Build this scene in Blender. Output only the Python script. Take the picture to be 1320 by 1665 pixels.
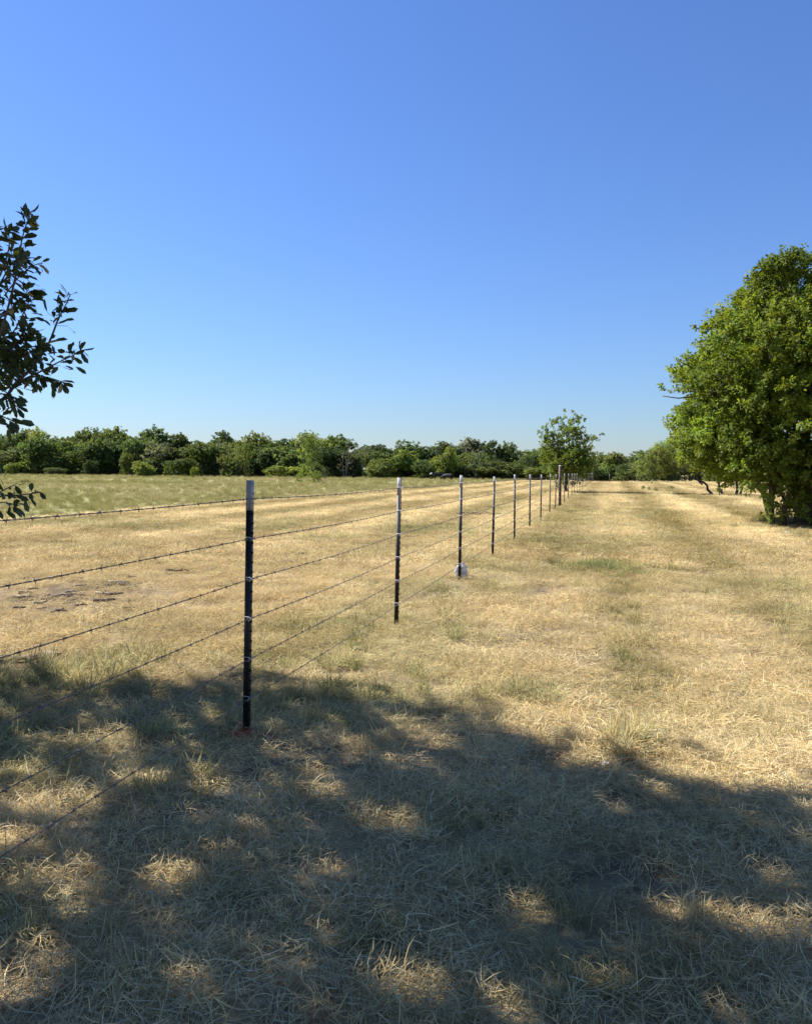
import bpy, math, random
import numpy as np
from mathutils import Matrix, Vector

for o in list(bpy.data.objects):
    bpy.data.objects.remove(o)
S = bpy.context.scene
COL = S.collection

# ------------------------------------------------------------------ camera
CAM_H = 1.475
F = 1322.0                      # focal length in photograph pixels (1320 wide)
ROLL = 0.0095
cam = bpy.data.cameras.new('camera')
cam.sensor_fit = 'HORIZONTAL'
cam.sensor_width = 36.0
cam.lens = 36.0 * F / 1320.0
cam.shift_y = -67.2 / 1320.0
cam.clip_start = 0.05
cam.clip_end = 12000.0
camo = bpy.data.objects.new('camera', cam)
COL.objects.link(camo)
camo.matrix_world = (Matrix.Translation((0, 0, CAM_H)) @ Matrix.Rotation(math.radians(90), 4, 'X')
                     @ Matrix.Rotation(ROLL, 4, 'Z'))
S.camera = camo

# ------------------------------------------------------------------ sky and sun
SUN_EL = math.radians(44)
SUN_AZ = (-0.898, 0.440)        # horizontal direction towards the sun
w = bpy.data.worlds.new('World')
S.world = w
w.use_nodes = True
nt = w.node_tree
nt.nodes.clear()
sky = nt.nodes.new('ShaderNodeTexSky')
sky.sky_type = 'NISHITA'
sky.sun_disc = False
sky.sun_elevation = SUN_EL
sky.sun_rotation = math.atan2(SUN_AZ[0], SUN_AZ[1])
sky.altitude = 100
sky.air_density = 1.4
sky.dust_density = 0.15
sky.ozone_density = 4.0
bg = nt.nodes.new('ShaderNodeBackground')
bg.inputs['Strength'].default_value = 0.052
out = nt.nodes.new('ShaderNodeOutputWorld')
hs = nt.nodes.new('ShaderNodeMix')          # the camera's colour rendering of the blue
hs.data_type = 'RGBA'; hs.blend_type = 'MULTIPLY'
hs.inputs[0].default_value = 1.0
hs.inputs[7].default_value = (0.67, 0.86, 1.32, 1)
nt.links.new(sky.outputs[0], hs.inputs[6])
nt.links.new(hs.outputs[2], bg.inputs[0])
nt.links.new(bg.outputs[0], out.inputs[0])

sl = bpy.data.lights.new('sun', 'SUN')
sl.energy = 5.0
sl.angle = math.radians(0.45)
sl.color = (1.0, 0.965, 0.95)
so = bpy.data.objects.new('sun', sl)
COL.objects.link(so)
SUN_DIR = Vector((SUN_AZ[0] * math.cos(SUN_EL), SUN_AZ[1] * math.cos(SUN_EL), math.sin(SUN_EL)))
so.rotation_euler = SUN_DIR.to_track_quat('Z', 'Y').to_euler()
so.location = (-20, 10, 25)

S.view_settings.view_transform = 'Standard'
S.view_settings.look = 'None'
S.view_settings.exposure = 1.2
S.view_settings.gamma = 1.0
S.view_settings.use_curve_mapping = False
S.cycles.max_bounces = 10
S.cycles.diffuse_bounces = 8
S.cycles.transmission_bounces = 4
S.cycles.glossy_bounces = 2

# ------------------------------------------------------------------ helpers
rng = np.random.default_rng(7)


def hor(px):
    return 765.3 + (px - 660.0) * ROLL


def G(px, py):
    """photograph pixel on the ground -> world x, y"""
    y = CAM_H * F / (py - hor(px))
    return (px - 660.0) / F * y, y


def P(px, py, y):
    """photograph pixel at distance y -> world point"""
    return np.array([(px - 660.0) / F * y, y, CAM_H - (py - hor(px)) / F * y])


def _hash(ix, iy, seed):
    h = (ix.astype(np.int64) * 374761393 + iy.astype(np.int64) * 668265263 + seed * 974634777) & 0xFFFFFFFF
    h = ((h ^ (h >> 13)) * 1274126177) & 0xFFFFFFFF
    h = h ^ (h >> 16)
    return (h & 0xFFFF) / 65535.0


def vnoise(x, y, seed=0):
    x = np.asarray(x, float); y = np.asarray(y, float)
    ix = np.floor(x); iy = np.floor(y)
    fx = x - ix; fy = y - iy
    fx = fx * fx * (3 - 2 * fx); fy = fy * fy * (3 - 2 * fy)
    a = _hash(ix, iy, seed); b = _hash(ix + 1, iy, seed)
    c = _hash(ix, iy + 1, seed); d = _hash(ix + 1, iy + 1, seed)
    return (a * (1 - fx) + b * fx) * (1 - fy) + (c * (1 - fx) + d * fx) * fy


def fbm(x, y, seed=0, oct=4):
    t = 0; a = 0.5; n = 0
    for k in range(oct):
        t = t + a * vnoise(x * 2 ** k, y * 2 ** k, seed + k * 17)
        n += a; a *= 0.5
    return t / n


def sstep(e0, e1, x):
    t = np.clip((x - e0) / (e1 - e0), 0, 1)
    return t * t * (3 - 2 * t)


def gz(x, y):
    """ground height"""
    d = np.hypot(x, y)
    fade = 1.0 - sstep(25, 60, d)
    return (fbm(x * 1.3, y * 1.3, 5, 3) - 0.5) * 0.05 * fade + (fbm(x * 0.25, y * 0.25, 9, 2) - 0.5) * 0.06 * sstep(3, 8, d) * fade


def mesh_np(name, V, Q, mat=None, attr=None, smooth=False):
    """V (n,3), Q (m,3|4) ints; attr dict name -> per-vertex rgb"""
    V = np.asarray(V, np.float32); Q = np.asarray(Q, np.int32)
    me = bpy.data.meshes.new(name)
    k = Q.shape[1]
    me.vertices.add(len(V)); me.vertices.foreach_set('co', V.ravel())
    me.loops.add(Q.size); me.loops.foreach_set('vertex_index', Q.ravel())
    me.polygons.add(len(Q))
    me.polygons.foreach_set('loop_start', np.arange(0, Q.size, k, dtype=np.int32))
    if smooth:
        me.polygons.foreach_set('use_smooth', np.ones(len(Q), bool))
    if attr:
        for an, ac in attr.items():
            at = me.attributes.new(an, 'FLOAT_COLOR', 'POINT')
            c4 = np.ones((len(V), 4), np.float32); c4[:, :3] = ac
            at.data.foreach_set('color', c4.ravel())
    me.update(calc_edges=True)
    me.validate()
    if mat:
        me.materials.append(mat)
    return me


def link(name, me, parent=None, loc=None):
    o = bpy.data.objects.new(name, me)
    COL.objects.link(o)
    if parent:
        o.parent = parent
    if loc is not None:
        o.location = loc
    return o


def tag(o, label=None, cat=None, group=None, kind=None):
    if label: o['label'] = label
    if cat: o['category'] = cat
    if group: o['group'] = group
    if kind: o['kind'] = kind
    return o


def thing(name, label, cat, loc=(0, 0, 0), rz=0.0, group=None):
    o = bpy.data.objects.new(name, None)
    o.empty_display_size = 0.2
    COL.objects.link(o)
    o.location = loc; o.rotation_euler = (0, 0, rz)
    return tag(o, label, cat, group)


class MB:
    """collects numpy geometry (quads)"""
    def __init__(s):
        s.V = []; s.Q = []; s.C = []; s.n = 0

    def add(s, V, Q, c=(1, 1, 1)):
        V = np.asarray(V, float); Q = np.asarray(Q, int)
        s.V.append(V); s.Q.append(Q + s.n); s.n += len(V)
        c = np.asarray(c, float)
        s.C.append(np.tile(c, (len(V), 1)) if c.ndim == 1 else c)

    def tube(s, pts, rad, sides=6, c=(1, 1, 1), cap=True):
        pts = np.asarray(pts, float); n = len(pts)
        rad = np.broadcast_to(np.asarray(rad, float), (n,))
        t = np.gradient(pts, axis=0); t /= np.linalg.norm(t, axis=1)[:, None] + 1e-12
        ref = np.array([0, 0, 1.0]) if abs(t[:, 2]).mean() < 0.8 else np.array([1.0, 0, 0])
        a = np.cross(t, ref); a /= np.linalg.norm(a, axis=1)[:, None] + 1e-12
        b = np.cross(t, a)
        th = np.linspace(0, 2 * np.pi, sides, endpoint=False)
        ring = pts[:, None, :] + rad[:, None, None] * (np.cos(th)[None, :, None] * a[:, None, :] + np.sin(th)[None, :, None] * b[:, None, :])
        V = ring.reshape(-1, 3)
        i = np.arange(n - 1)[:, None] * sides; j = np.arange(sides)[None, :]; j2 = (j + 1) % sides
        Q = np.stack([i + j, i + j2, i + sides + j2, i + sides + j], -1).reshape(-1, 4)
        if cap:
            V = np.vstack([V, pts[0], pts[-1]])
            c0, c1 = n * sides, n * sides + 1
            e = []
            for q in range(0, sides, 2):
                e.append([c0, (q + 2) % sides, (q + 1) % sides, q])
                o_ = (n - 1) * sides
                e.append([c1, o_ + q, o_ + (q + 1) % sides, o_ + (q + 2) % sides])
            Q = np.vstack([Q, np.array(e)])
        s.add(V, Q, c)

    def box(s, x0, x1, y0, y1, z0, z1, c=(1, 1, 1)):
        V = [(x0, y0, z0), (x1, y0, z0), (x1, y1, z0), (x0, y1, z0), (x0, y0, z1), (x1, y0, z1), (x1, y1, z1), (x0, y1, z1)]
        Q = [(0, 3, 2, 1), (4, 5, 6, 7), (0, 1, 5, 4), (1, 2, 6, 5), (2, 3, 7, 6), (3, 0, 4, 7)]
        s.add(V, Q, c)

    def mesh(s, name, mat, smooth=False, col=False):
        V = np.vstack(s.V); Q = np.vstack(s.Q)
        return mesh_np(name, V, Q, mat, {'tint': np.vstack(s.C)} if col else None, smooth)


# ------------------------------------------------------------------ materials
def new_mat(name):
    m = bpy.data.materials.new(name); m.use_nodes = True
    n = m.node_tree.nodes; n.clear()
    o = n.new('ShaderNodeOutputMaterial')
    return m, m.node_tree, o


def mixrgb(t, mode, fac, a, b):
    n = t.nodes.new('ShaderNodeMix'); n.data_type = 'RGBA'; n.blend_type = mode
    for sock, v in ((n.inputs[0], fac), (n.inputs[6], a), (n.inputs[7], b)):
        if hasattr(v, 'is_linked'):
            t.links.new(v, sock)
        elif isinstance(v, (int, float)):
            sock.default_value = v
        else:
            sock.default_value = (*v, 1)
    return n.outputs[2]


def noise(t, scale, detail=4, rough=0.55, vec=None, dim='3D'):
    n = t.nodes.new('ShaderNodeTexNoise'); n.noise_dimensions = dim
    n.inputs['Scale'].default_value = scale; n.inputs['Detail'].default_value = detail
    n.inputs['Roughness'].default_value = rough
    if vec is not None:
        t.links.new(vec, n.inputs['Vector'])
    return n


def ramp(t, fac, stops):
    n = t.nodes.new('ShaderNodeValToRGB')
    el = n.color_ramp.elements
    while len(el) < len(stops):
        el.new(0.5)
    for e, (p, c) in zip(el, stops):
        e.position = p; e.color = (*c, 1) if len(c) == 3 else c
    t.links.new(fac, n.inputs[0])
    return n.outputs[0]


def simple_mat(name, col, rough=0.6, metal=0.0, nscale=30, namt=0.25, bump=0.0, spec=0.5):
    m, t, o = new_mat(name)
    p = t.nodes.new('ShaderNodeBsdfPrincipled')
    tc = t.nodes.new('ShaderNodeTexCoord')
    nz = noise(t, nscale, 5, 0.6, tc.outputs['Object'])
    c = ramp(t, nz.outputs[0], [(0.3, tuple(v * (1 - namt) for v in col)), (0.7, tuple(min(1, v * (1 + namt)) for v in col))])
    t.links.new(c, p.inputs['Base Color'])
    p.inputs['Roughness'].default_value = rough
    p.inputs['Metallic'].default_value = metal
    p.inputs['Specular IOR Level'].default_value = spec
    if bump:
        b = t.nodes.new('ShaderNodeBump'); b.inputs['Strength'].default_value = bump; b.inputs['Distance'].default_value = 0.01
        t.links.new(nz.outputs[0], b.inputs['Height']); t.links.new(b.outputs[0], p.inputs['Normal'])
    t.links.new(p.outputs[0], o.inputs[0])
    return m


def blade_mat(name, atype='INSTANCER', trans=0.36, rough=0.75, spec=0.05):
    """grass / straw: colour from the 'tint' attribute times a per-blade shade"""
    m, t, o = new_mat(name)
    a = t.nodes.new('ShaderNodeAttribute'); a.attribute_type = atype; a.attribute_name = 'tint'
    b = t.nodes.new('ShaderNodeAttribute'); b.attribute_type = 'GEOMETRY'; b.attribute_name = 'blade'
    c = mixrgb(t, 'MULTIPLY', 1.0, a.outputs['Color'], b.outputs['Color'])
    p = t.nodes.new('ShaderNodeBsdfPrincipled')
    t.links.new(c, p.inputs['Base Color'])
    p.inputs['Roughness'].default_value = rough
    p.inputs['Specular IOR Level'].default_value = spec
    tr = t.nodes.new('ShaderNodeBsdfTranslucent'); t.links.new(c, tr.inputs[0])
    mx = t.nodes.new('ShaderNodeMixShader'); mx.inputs[0].default_value = trans
    t.links.new(p.outputs[0], mx.inputs[1]); t.links.new(tr.outputs[0], mx.inputs[2])
    t.links.new(mx.outputs[0], o.inputs[0])
    return m


def leaf_mat(name, trans=0.35, rough=0.45, tcol=(1.5, 1.35, 0.5), spec=0.4):
    """leaves: object colour times per-leaf variation; light shines through"""
    m, t, o = new_mat(name)
    oi = t.nodes.new('ShaderNodeObjectInfo')
    b = t.nodes.new('ShaderNodeAttribute'); b.attribute_type = 'GEOMETRY'; b.attribute_name = 'tint'
    c = mixrgb(t, 'MULTIPLY', 1.0, oi.outputs['Color'], b.outputs['Color'])
    p = t.nodes.new('ShaderNodeBsdfPrincipled')
    t.links.new(c, p.inputs['Base Color'])
    p.inputs['Roughness'].default_value = rough
    p.inputs['Specular IOR Level'].default_value = spec
    c2 = mixrgb(t, 'MULTIPLY', 1.0, c, tcol)
    tr = t.nodes.new('ShaderNodeBsdfTranslucent'); t.links.new(c2, tr.inputs[0])
    mx = t.nodes.new('ShaderNodeMixShader'); mx.inputs[0].default_value = trans
    t.links.new(p.outputs[0], mx.inputs[1]); t.links.new(tr.outputs[0], mx.inputs[2])
    t.links.new(mx.outputs[0], o.inputs[0])
    return m


M_BLADE = blade_mat('grass_blades')
M_LEAF = leaf_mat('leaves', trans=0.42, rough=0.6, spec=0.12)
M_LEAF_OAK = leaf_mat('oak_leaves', trans=0.32, rough=0.45)
M_BARK = simple_mat('bark', (0.075, 0.062, 0.052), 0.9, 0, 14, 0.5, 0.6, 0.2)
M_BARK_PALE = simple_mat('weathered_bark', (0.16, 0.145, 0.13), 0.9, 0, 20, 0.4, 0.4, 0.2)
M_BLACK = simple_mat('black_enamel', (0.012, 0.0115, 0.011), 0.5, 0, 40, 0.4, 0.0, 0.35)
M_SILVER = simple_mat('pale_tip_paint', (0.33, 0.335, 0.345), 0.6, 0, 60, 0.22)
M_GALV = simple_mat('galvanised_clip', (0.42, 0.42, 0.42), 0.45, 0.2, 80, 0.12)
M_WIRE = simple_mat('dull_wire', (0.15, 0.135, 0.125), 0.6, 0.25, 60, 0.35)
M_RUST = simple_mat('rusty_pipe', (0.085, 0.045, 0.036), 0.62, 0.15, 25, 0.4, 0.15, 0.4)
M_CAP = simple_mat('pale_cap', (0.45, 0.44, 0.42), 0.6, 0, 40, 0.2)
M_STICK = simple_mat('dead_wood', (0.14, 0.105, 0.075), 0.9, 0, 30, 0.5, 0.5, 0.2)
M_PALEWOOD = simple_mat('bleached_bark', (0.34, 0.28, 0.19), 0.85, 0, 30, 0.3, 0.3, 0.2)
M_STONE = simple_mat('limestone', (0.50, 0.46, 0.40), 0.9, 0, 22, 0.35, 0.6, 0.2)
M_HIDE = simple_mat('black_hide', (0.011, 0.010, 0.010), 0.6, 0, 12, 0.3, 0.0, 0.3)
M_FACE = simple_mat('white_hide', (0.7, 0.67, 0.62), 0.8, 0, 12, 0.1)

# ------------------------------------------------------------------ field colours
EDGE_K, EDGE_0 = 0.268, -16.6          # the edge of the mown strip: x = EDGE_0 + EDGE_K * y


def meadow(x, y):
    e = EDGE_0 + EDGE_K * y + (fbm(x * 0.12, y * 0.12, 31, 3) - 0.5) * 3.0
    return 1.0 - sstep(-0.5, 0.5, x - e)


def blob(x, y, px, py, rx, ry):
    cx, cy = G(px, py)
    return np.exp(-(((x - cx) / rx) ** 2 + ((y - cy) / ry) ** 2))


GREEN_SPOTS = [(90, 1115, .7, .5, .9), (200, 1075, .5, .6, .75), (470, 1150, .6, .35, .95), (590, 1130, .45, .3, .8),
               (330, 1170, .8, .4, .6), (860, 1125, .28, .3, .8), (1030, 1195, .10, .14, .9), (985, 925, .5, .7, 1.0),
               (1010, 960, .7, .7, .45), (1240, 960, 1.3, 1.4, .62), (1290, 1000, .8, .8, .5), (850, 880, .9, 1.5, .55), (950, 850, 1.8, 4, .5),
               (1000, 835, 4, 5, .5), (640, 850, 2, 3, .35), (620, 900, 1.2, 1.0, .35), (560, 1520, .14, .15, .55), (980, 1600, .14, .12, .6),
               (40, 1250, .45, .35, .8), (20, 1500, .18, .18, .6), (370, 1440, .2, .2, .5), (760, 1330, .3, .2, .5), (1180, 810, 8, 4, .35),
               (230, 1020, .8, .6, .3), (130, 1200, .7, .4, .5), (1230, 1360, .3, .2, .5), (870, 1450, .25, .2, .5), (420, 1060, .3, .5, .5)]
BARE_SPOTS = [(40, 965, 1.5, 1.5, .72), (110, 985, 1.2, 1.0, .75), (200, 970, .9, .9, .7), (300, 940, .7, .6, .55), (30, 1085, .5, .35, .8), (915, 962, .5, .35, .9),
              (1085, 930, .7, .45, .8), (905, 912, .5, .4, .6), (785, 838, 1.2, 1.0, .9), (1010, 1235, .2, .14, .8), (1140, 1205, .2, .1, .6),
              (860, 1040, .6, .4, .45), (890, 1070, .4, .3, .5), (640, 1250, .3, .12, .7), (760, 1200, .35, .15, .6), (1010, 1420, .2, .12, .9),
              (1060, 1290, .35, .06, .8), (225, 1370, .14, .07, .9), (650, 1560, .12, .08, .8), (770, 942, .35, .4, .8), (410, 1085, .35, .25, .7), (510, 1085, .35, .2, .6)]


def field(x, y):
    """green, bare, brightness in 0..1 for ground points"""
    x = np.asarray(x, float); y = np.asarray(y, float)
    g = sstep(0.50, 0.74, fbm(x * 0.55 + 3, y * 0.4, 51, 4)) * 0.5 + sstep(0.5, 0.75, fbm(x * 2.1, y * 2.1, 77, 3)) * 0.25
    for px, py, rx, ry, a in GREEN_SPOTS:
        g = np.maximum(g, a * blob(x, y, px, py, rx, ry) * (0.55 + 0.9 * fbm(x * 3, y * 3, 13, 3)))
    b = sstep(0.66, 0.85, fbm(x * 0.9, y * 0.9, 91, 4)) * 0.6
    for px, py, rx, ry, a in BARE_SPOTS:
        b = np.maximum(b, 1.25 * a * blob(x, y, px, py, rx, ry) * (0.35 + 1.3 * fbm(x * 4, y * 4, 23, 3)))
    u = (x - 0.25 * y)
    br = 0.45 + 0.32 * (fbm(x * 0.35, y * 0.25, 41, 4) - 0.5) * 2
    stripes = np.sin(u * 1.9 + 2.0 * fbm(x * 0.1, y * 0.05, 3, 2)) * 0.5 + 0.5
    far = sstep(7, 26, y)
    wob = 0.35 * (fbm(x * 0.3, y * 0.3, 88, 2) - 0.5)
    track = sum(np.exp(-((u - u0 + wob) / 0.30) ** 2) for u0 in (0.15, 1.75, 4.6, 6.2)) * (y > 1) * fbm(x * .8, y * .5, 97, 3) * 1.5
    br = br - 0.34 * track + 0.30 * (1 - sstep(3.8, 6.5, y))
    g = np.maximum(g, 0.52 * track * (y > 4))
    b = np.maximum(b, sstep(0.60, 0.76, fbm(x * 2.8, y * 2.8, 131, 3)) * 0.75 * (1 - sstep(20, 40, y)))  # small bare gaps; the soil colour also paints shadow holes in the straw
    br = br + far * (stripes - 0.5) * 0.62
    g = np.clip(g * (1 - 0.25 * far) + far * (1 - stripes) * 0.32 * fbm(x * .2, y * .08, 61, 3), 0, 1)
    return np.clip(g, 0, 1), np.clip(b, 0, 1), np.clip(br, 0, 1)


STRAW_LO = np.array([0.395, 0.29, 0.122]); STRAW_HI = np.array([0.80, 0.645, 0.35])
GREEN_LO = np.array([0.150, 0.165, 0.050]); GREEN_HI = np.array([0.30, 0.31, 0.11])
SOIL = np.array([0.150, 0.110, 0.075])


def straw_col(br):
    return STRAW_LO + (STRAW_HI - STRAW_LO) * br[:, None]


def green_col(br):
    return GREEN_LO + (GREEN_HI - GREEN_LO) * br[:, None]


# ------------------------------------------------------------------ ground sheet
def axis(lo, hi, fine_lo, fine_hi, step, growth=1.09):
    a = list(np.arange(fine_lo, fine_hi + 1e-6, step))
    s = step; v = a[-1]
    while v < hi:
        s *= growth; v += s; a.append(v)
    s = step; v = a[0]; L = []
    while v > lo:
        s *= growth; v -= s; L.append(v)
    return np.array(L[::-1] + a)


ax = axis(-4000, 4000, -7, 8, 0.085, 1.055)
ay = axis(-600, 7000, 0.5, 16, 0.085, 1.05)
XX, YY = np.meshgrid(ax, ay)
x = XX.ravel(); y = YY.ravel()
V = np.stack([x, y, gz(x, y)], 1)
nx, ny = len(ax), len(ay)
i = np.arange(ny - 1)[:, None] * nx + np.arange(nx - 1)[None, :]
Q = np.stack([i, i + 1, i + nx + 1, i + nx], -1).reshape(-1, 4)
g, b, br = field(x, y)
md = meadow(x, y)
gc = straw_col(br * 0.8) * 0.92
gc = gc + (green_col(br) - gc) * (g * 0.8)[:, None]
gc = gc + (SOIL - gc) * (b * 0.85)[:, None]
mcol = np.array([0.21, 0.215, 0.075]) + (np.array([0.30, 0.27, 0.12]) - np.array([0.21, 0.215, 0.075])) * fbm(x * .1, y * .05, 71, 3)[:, None]
gc = gc + (mcol - gc) * md[:, None]
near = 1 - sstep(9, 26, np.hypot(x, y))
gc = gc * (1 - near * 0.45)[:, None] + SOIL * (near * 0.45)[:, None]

m, t, o = new_mat('dry_field')
at = t.nodes.new('ShaderNodeAttribute'); at.attribute_name = 'tint'
tc = t.nodes.new('ShaderNodeTexCoord')
n1 = noise(t, 9.0, 8, 0.7, tc.outputs['Object'])
n2 = noise(t, 1.1, 6, 0.65, tc.outputs['Object'])
c1 = ramp(t, n1.outputs[0], [(0.28, (0.5, 0.46, 0.42)), (0.5, (1, 1, 1)), (0.75, (1.3, 1.26, 1.2))])
c2 = ramp(t, n2.outputs[0], [(0.3, (0.74, 0.76, 0.70)), (0.7, (1.18, 1.15, 1.12))])
cc = mixrgb(t, 'MULTIPLY', 1.0, at.outputs['Color'], c1)
cc = mixrgb(t, 'MULTIPLY', 1.0, cc, c2)
p = t.nodes.new('ShaderNodeBsdfPrincipled'); p.inputs['Roughness'].default_value = 0.95
p.inputs['Specular IOR Level'].default_value = 0.1
t.links.new(cc, p.inputs['Base Color'])
bp = t.nodes.new('ShaderNodeBump'); bp.inputs['Strength'].default_value = 0.8; bp.inputs['Distance'].default_value = 0.05
t.links.new(n1.outputs[0], bp.inputs['Height']); t.links.new(bp.outputs[0], p.inputs['Normal'])
t.links.new(p.outputs[0], o.inputs[0])
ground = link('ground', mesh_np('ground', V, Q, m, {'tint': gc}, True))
tag(ground, 'dry mown hay field with a green meadow beyond the fence', None, None, 'structure')

# ------------------------------------------------------------------ grass tuft prototypes


def tuft(name, n, spread, lmin, lmax, wid, lie, curl, r, dome=0.0):
    """n blades; lie 0 = upright, 1 = flat on the ground"""
    th = r.uniform(0, 2 * np.pi, n)
    ro = spread * np.sqrt(r.uniform(0, 1, n))
    pa = r.uniform(0, 2 * np.pi, n)
    base = np.stack([ro * np.cos(pa), ro * np.sin(pa), np.zeros(n)], 1)
    L = r.uniform(lmin, lmax, n)
    up = np.clip(r.normal(1 - lie, 0.16, n), 0.02, 1.0)
    el0 = up * (np.pi / 2) * 0.95
    if lie > 0.6:
        base[:, 2] = r.uniform(0.0, 0.028, n) + dome * (1 - (ro / spread) ** 2)
    segs = 3
    W = wid * r.uniform(0.6, 1.3, n)
    pos = base.copy(); rows = []
    side = np.stack([-np.sin(th), np.cos(th), np.zeros(n)], 1)
    tw = r.uniform(-0.8, 0.8, n)
    cu = r.normal(curl, 0.25, n)
    hd = th.copy(); dth = r.normal(0, 0.28, n)
    el = el0.copy()
    for s in range(segs + 1):
        k = 1.0 if s < segs else 0.12
        if s == 0: k = 0.75
        sd = np.stack([-np.sin(hd) * np.cos(tw), np.cos(hd) * np.cos(tw), np.sin(tw)], 1)
        rows.append(np.stack([pos - sd * (W * k * 0.5)[:, None], pos + sd * (W * k * 0.5)[:, None]], 1))
        if s < segs:
            st = np.stack([np.cos(el) * np.cos(hd), np.cos(el) * np.sin(hd), np.sin(el)], 1)
            pos = pos + st * (L / segs)[:, None]
            el = el - cu
            pos[:, 2] = np.maximum(pos[:, 2], 0.002)
            hd = hd + dth
    R = np.stack(rows, 1).reshape(n, -1, 3)          # n, (segs+1)*2
    V = R.reshape(-1, 3)
    k = (segs + 1) * 2
    bi = np.arange(n)[:, None] * k + (np.arange(segs) * 2)[None, :]
    Q = np.stack([bi, bi + 1, bi + 3, bi + 2], -1).reshape(-1, 4)
    sh = np.clip(r.normal(1.0, 0.22, n), 0.45, 1.6)
    hue = r.normal(0, 0.07, n)
    c = np.stack([sh * (1 + hue), sh, sh * (1 - hue * 1.5)], 1)
    c = np.repeat(c, k, 0)
    me = mesh_np(name, V, Q, M_BLADE, {'blade': c}, True)
    return me


def scatter(name, pts, scl, col, meshes, label, cat, tilt=0.08):
    n = len(pts)
    pc = bpy.data.collections.new(name + '_kinds')
    for k, me in enumerate(meshes):
        pc.objects.link(bpy.data.objects.new('%s_kind_%02d' % (name, k), me))
    me = bpy.data.meshes.new(name)
    me.vertices.add(n); me.vertices.foreach_set('co', np.asarray(pts, np.float32).ravel())
    a = me.attributes.new('scl', 'FLOAT', 'POINT'); a.data.foreach_set('value', np.asarray(scl, np.float32))
    rot = np.stack([rng.normal(0, tilt, n), rng.normal(0, tilt, n), rng.uniform(0, 6.283, n)], 1)
    a = me.attributes.new('rot', 'FLOAT_VECTOR', 'POINT'); a.data.foreach_set('vector', rot.astype(np.float32).ravel())
    a = me.attributes.new('idx', 'INT', 'POINT'); a.data.foreach_set('value', rng.integers(0, len(meshes), n).astype(np.int32))
    c4 = np.ones((n, 4), np.float32); c4[:, :3] = col
    a = me.attributes.new('tint', 'FLOAT_COLOR', 'POINT'); a.data.foreach_set('color', c4.ravel())
    o = link(name, me)
    ng = bpy.data.node_groups.new(name, 'GeometryNodeTree')
    ng.interface.new_socket('Geometry', in_out='INPUT', socket_type='NodeSocketGeometry')
    ng.interface.new_socket('Geometry', in_out='OUTPUT', socket_type='NodeSocketGeometry')
    N = ng.nodes; Lk = ng.links
    gi = N.new('NodeGroupInput'); go = N.new('NodeGroupOutput')
    ci = N.new('GeometryNodeCollectionInfo'); ci.inputs[0].default_value = pc
    ci.inputs['Separate Children'].default_value = True; ci.inputs['Reset Children'].default_value = True
    ip = N.new('GeometryNodeInstanceOnPoints')
    ip.inputs['Pick Instance'].default_value = True

    def attr(nm, ty):
        q = N.new('GeometryNodeInputNamedAttribute'); q.data_type = ty; q.inputs['Name'].default_value = nm
        return q.outputs['Attribute']
    Lk.new(gi.outputs[0], ip.inputs['Points']); Lk.new(ci.outputs[0], ip.inputs['Instance'])
    Lk.new(attr('idx', 'INT'), ip.inputs['Instance Index'])
    Lk.new(attr('rot', 'FLOAT_VECTOR'), ip.inputs['Rotation'])
    Lk.new(attr('scl', 'FLOAT'), ip.inputs['Scale'])
    Lk.new(ip.outputs[0], go.inputs[0])
    md_ = o.modifiers.new('scatter', 'NODES'); md_.node_group = ng
    tag(o, label, cat, None, 'stuff')
    return o


def sample_wedge(n, y0, y1, power=1.0, slope=0.68, pad=1.2):
    """points spread evenly over the ground wedge in front of the camera"""
    y = np.sqrt(rng.uniform(y0 * y0, y1 * y1, n))
    x = rng.uniform(-1, 1, n) * (slope * y + pad)
    return x, y


def clear_feet(x, y):
    """True where nothing would grow in front of the near posts' feet"""
    k = np.ones(len(x), bool)
    for py in (4.47, 7.66, 10.96, 14.14):
        fx = -1.954 + 0.2466 * py
        k &= ~((np.abs(x - fx * y / py) < 0.17) & (y > py * 0.80) & (y < py + 0.05))
    return k


def vary_tone(c, amt=0.12):  # random tone for each tuft
    return np.clip(c * rng.normal(1, amt, len(c))[:, None], 0.01, 0.9)


pr = np.random.default_rng(21)
MATS = [tuft('straw_mat_%d' % k, 230, 0.20, 0.03, 0.105, 0.0021, 0.88, 0.08, pr, 0.014) for k in range(6)]
MATS_FAR = [tuft('straw_far_%d' % k, 170, 0.28, 0.035, 0.12, 0.0055, 0.80, 0.12, pr, 0.03) for k in range(5)]
STUB = [tuft('stubble_%d' % k, 34, 0.055, 0.04, 0.13, 0.0030, 0.30, 0.30, pr) for k in range(6)]
GRN = [tuft('green_tuft_%d' % k, 46, 0.06, 0.07, 0.19, 0.0036, 0.28, 0.38, pr) for k in range(6)]
MEAD = [tuft('meadow_tuft_%d' % k, 64, 0.20, 0.14, 0.36, 0.007, 0.22, 0.28, pr) for k in range(6)]


def keep_mown(x, y):
    return meadow(x, y) < rng.uniform(0, 1, len(x))


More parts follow.
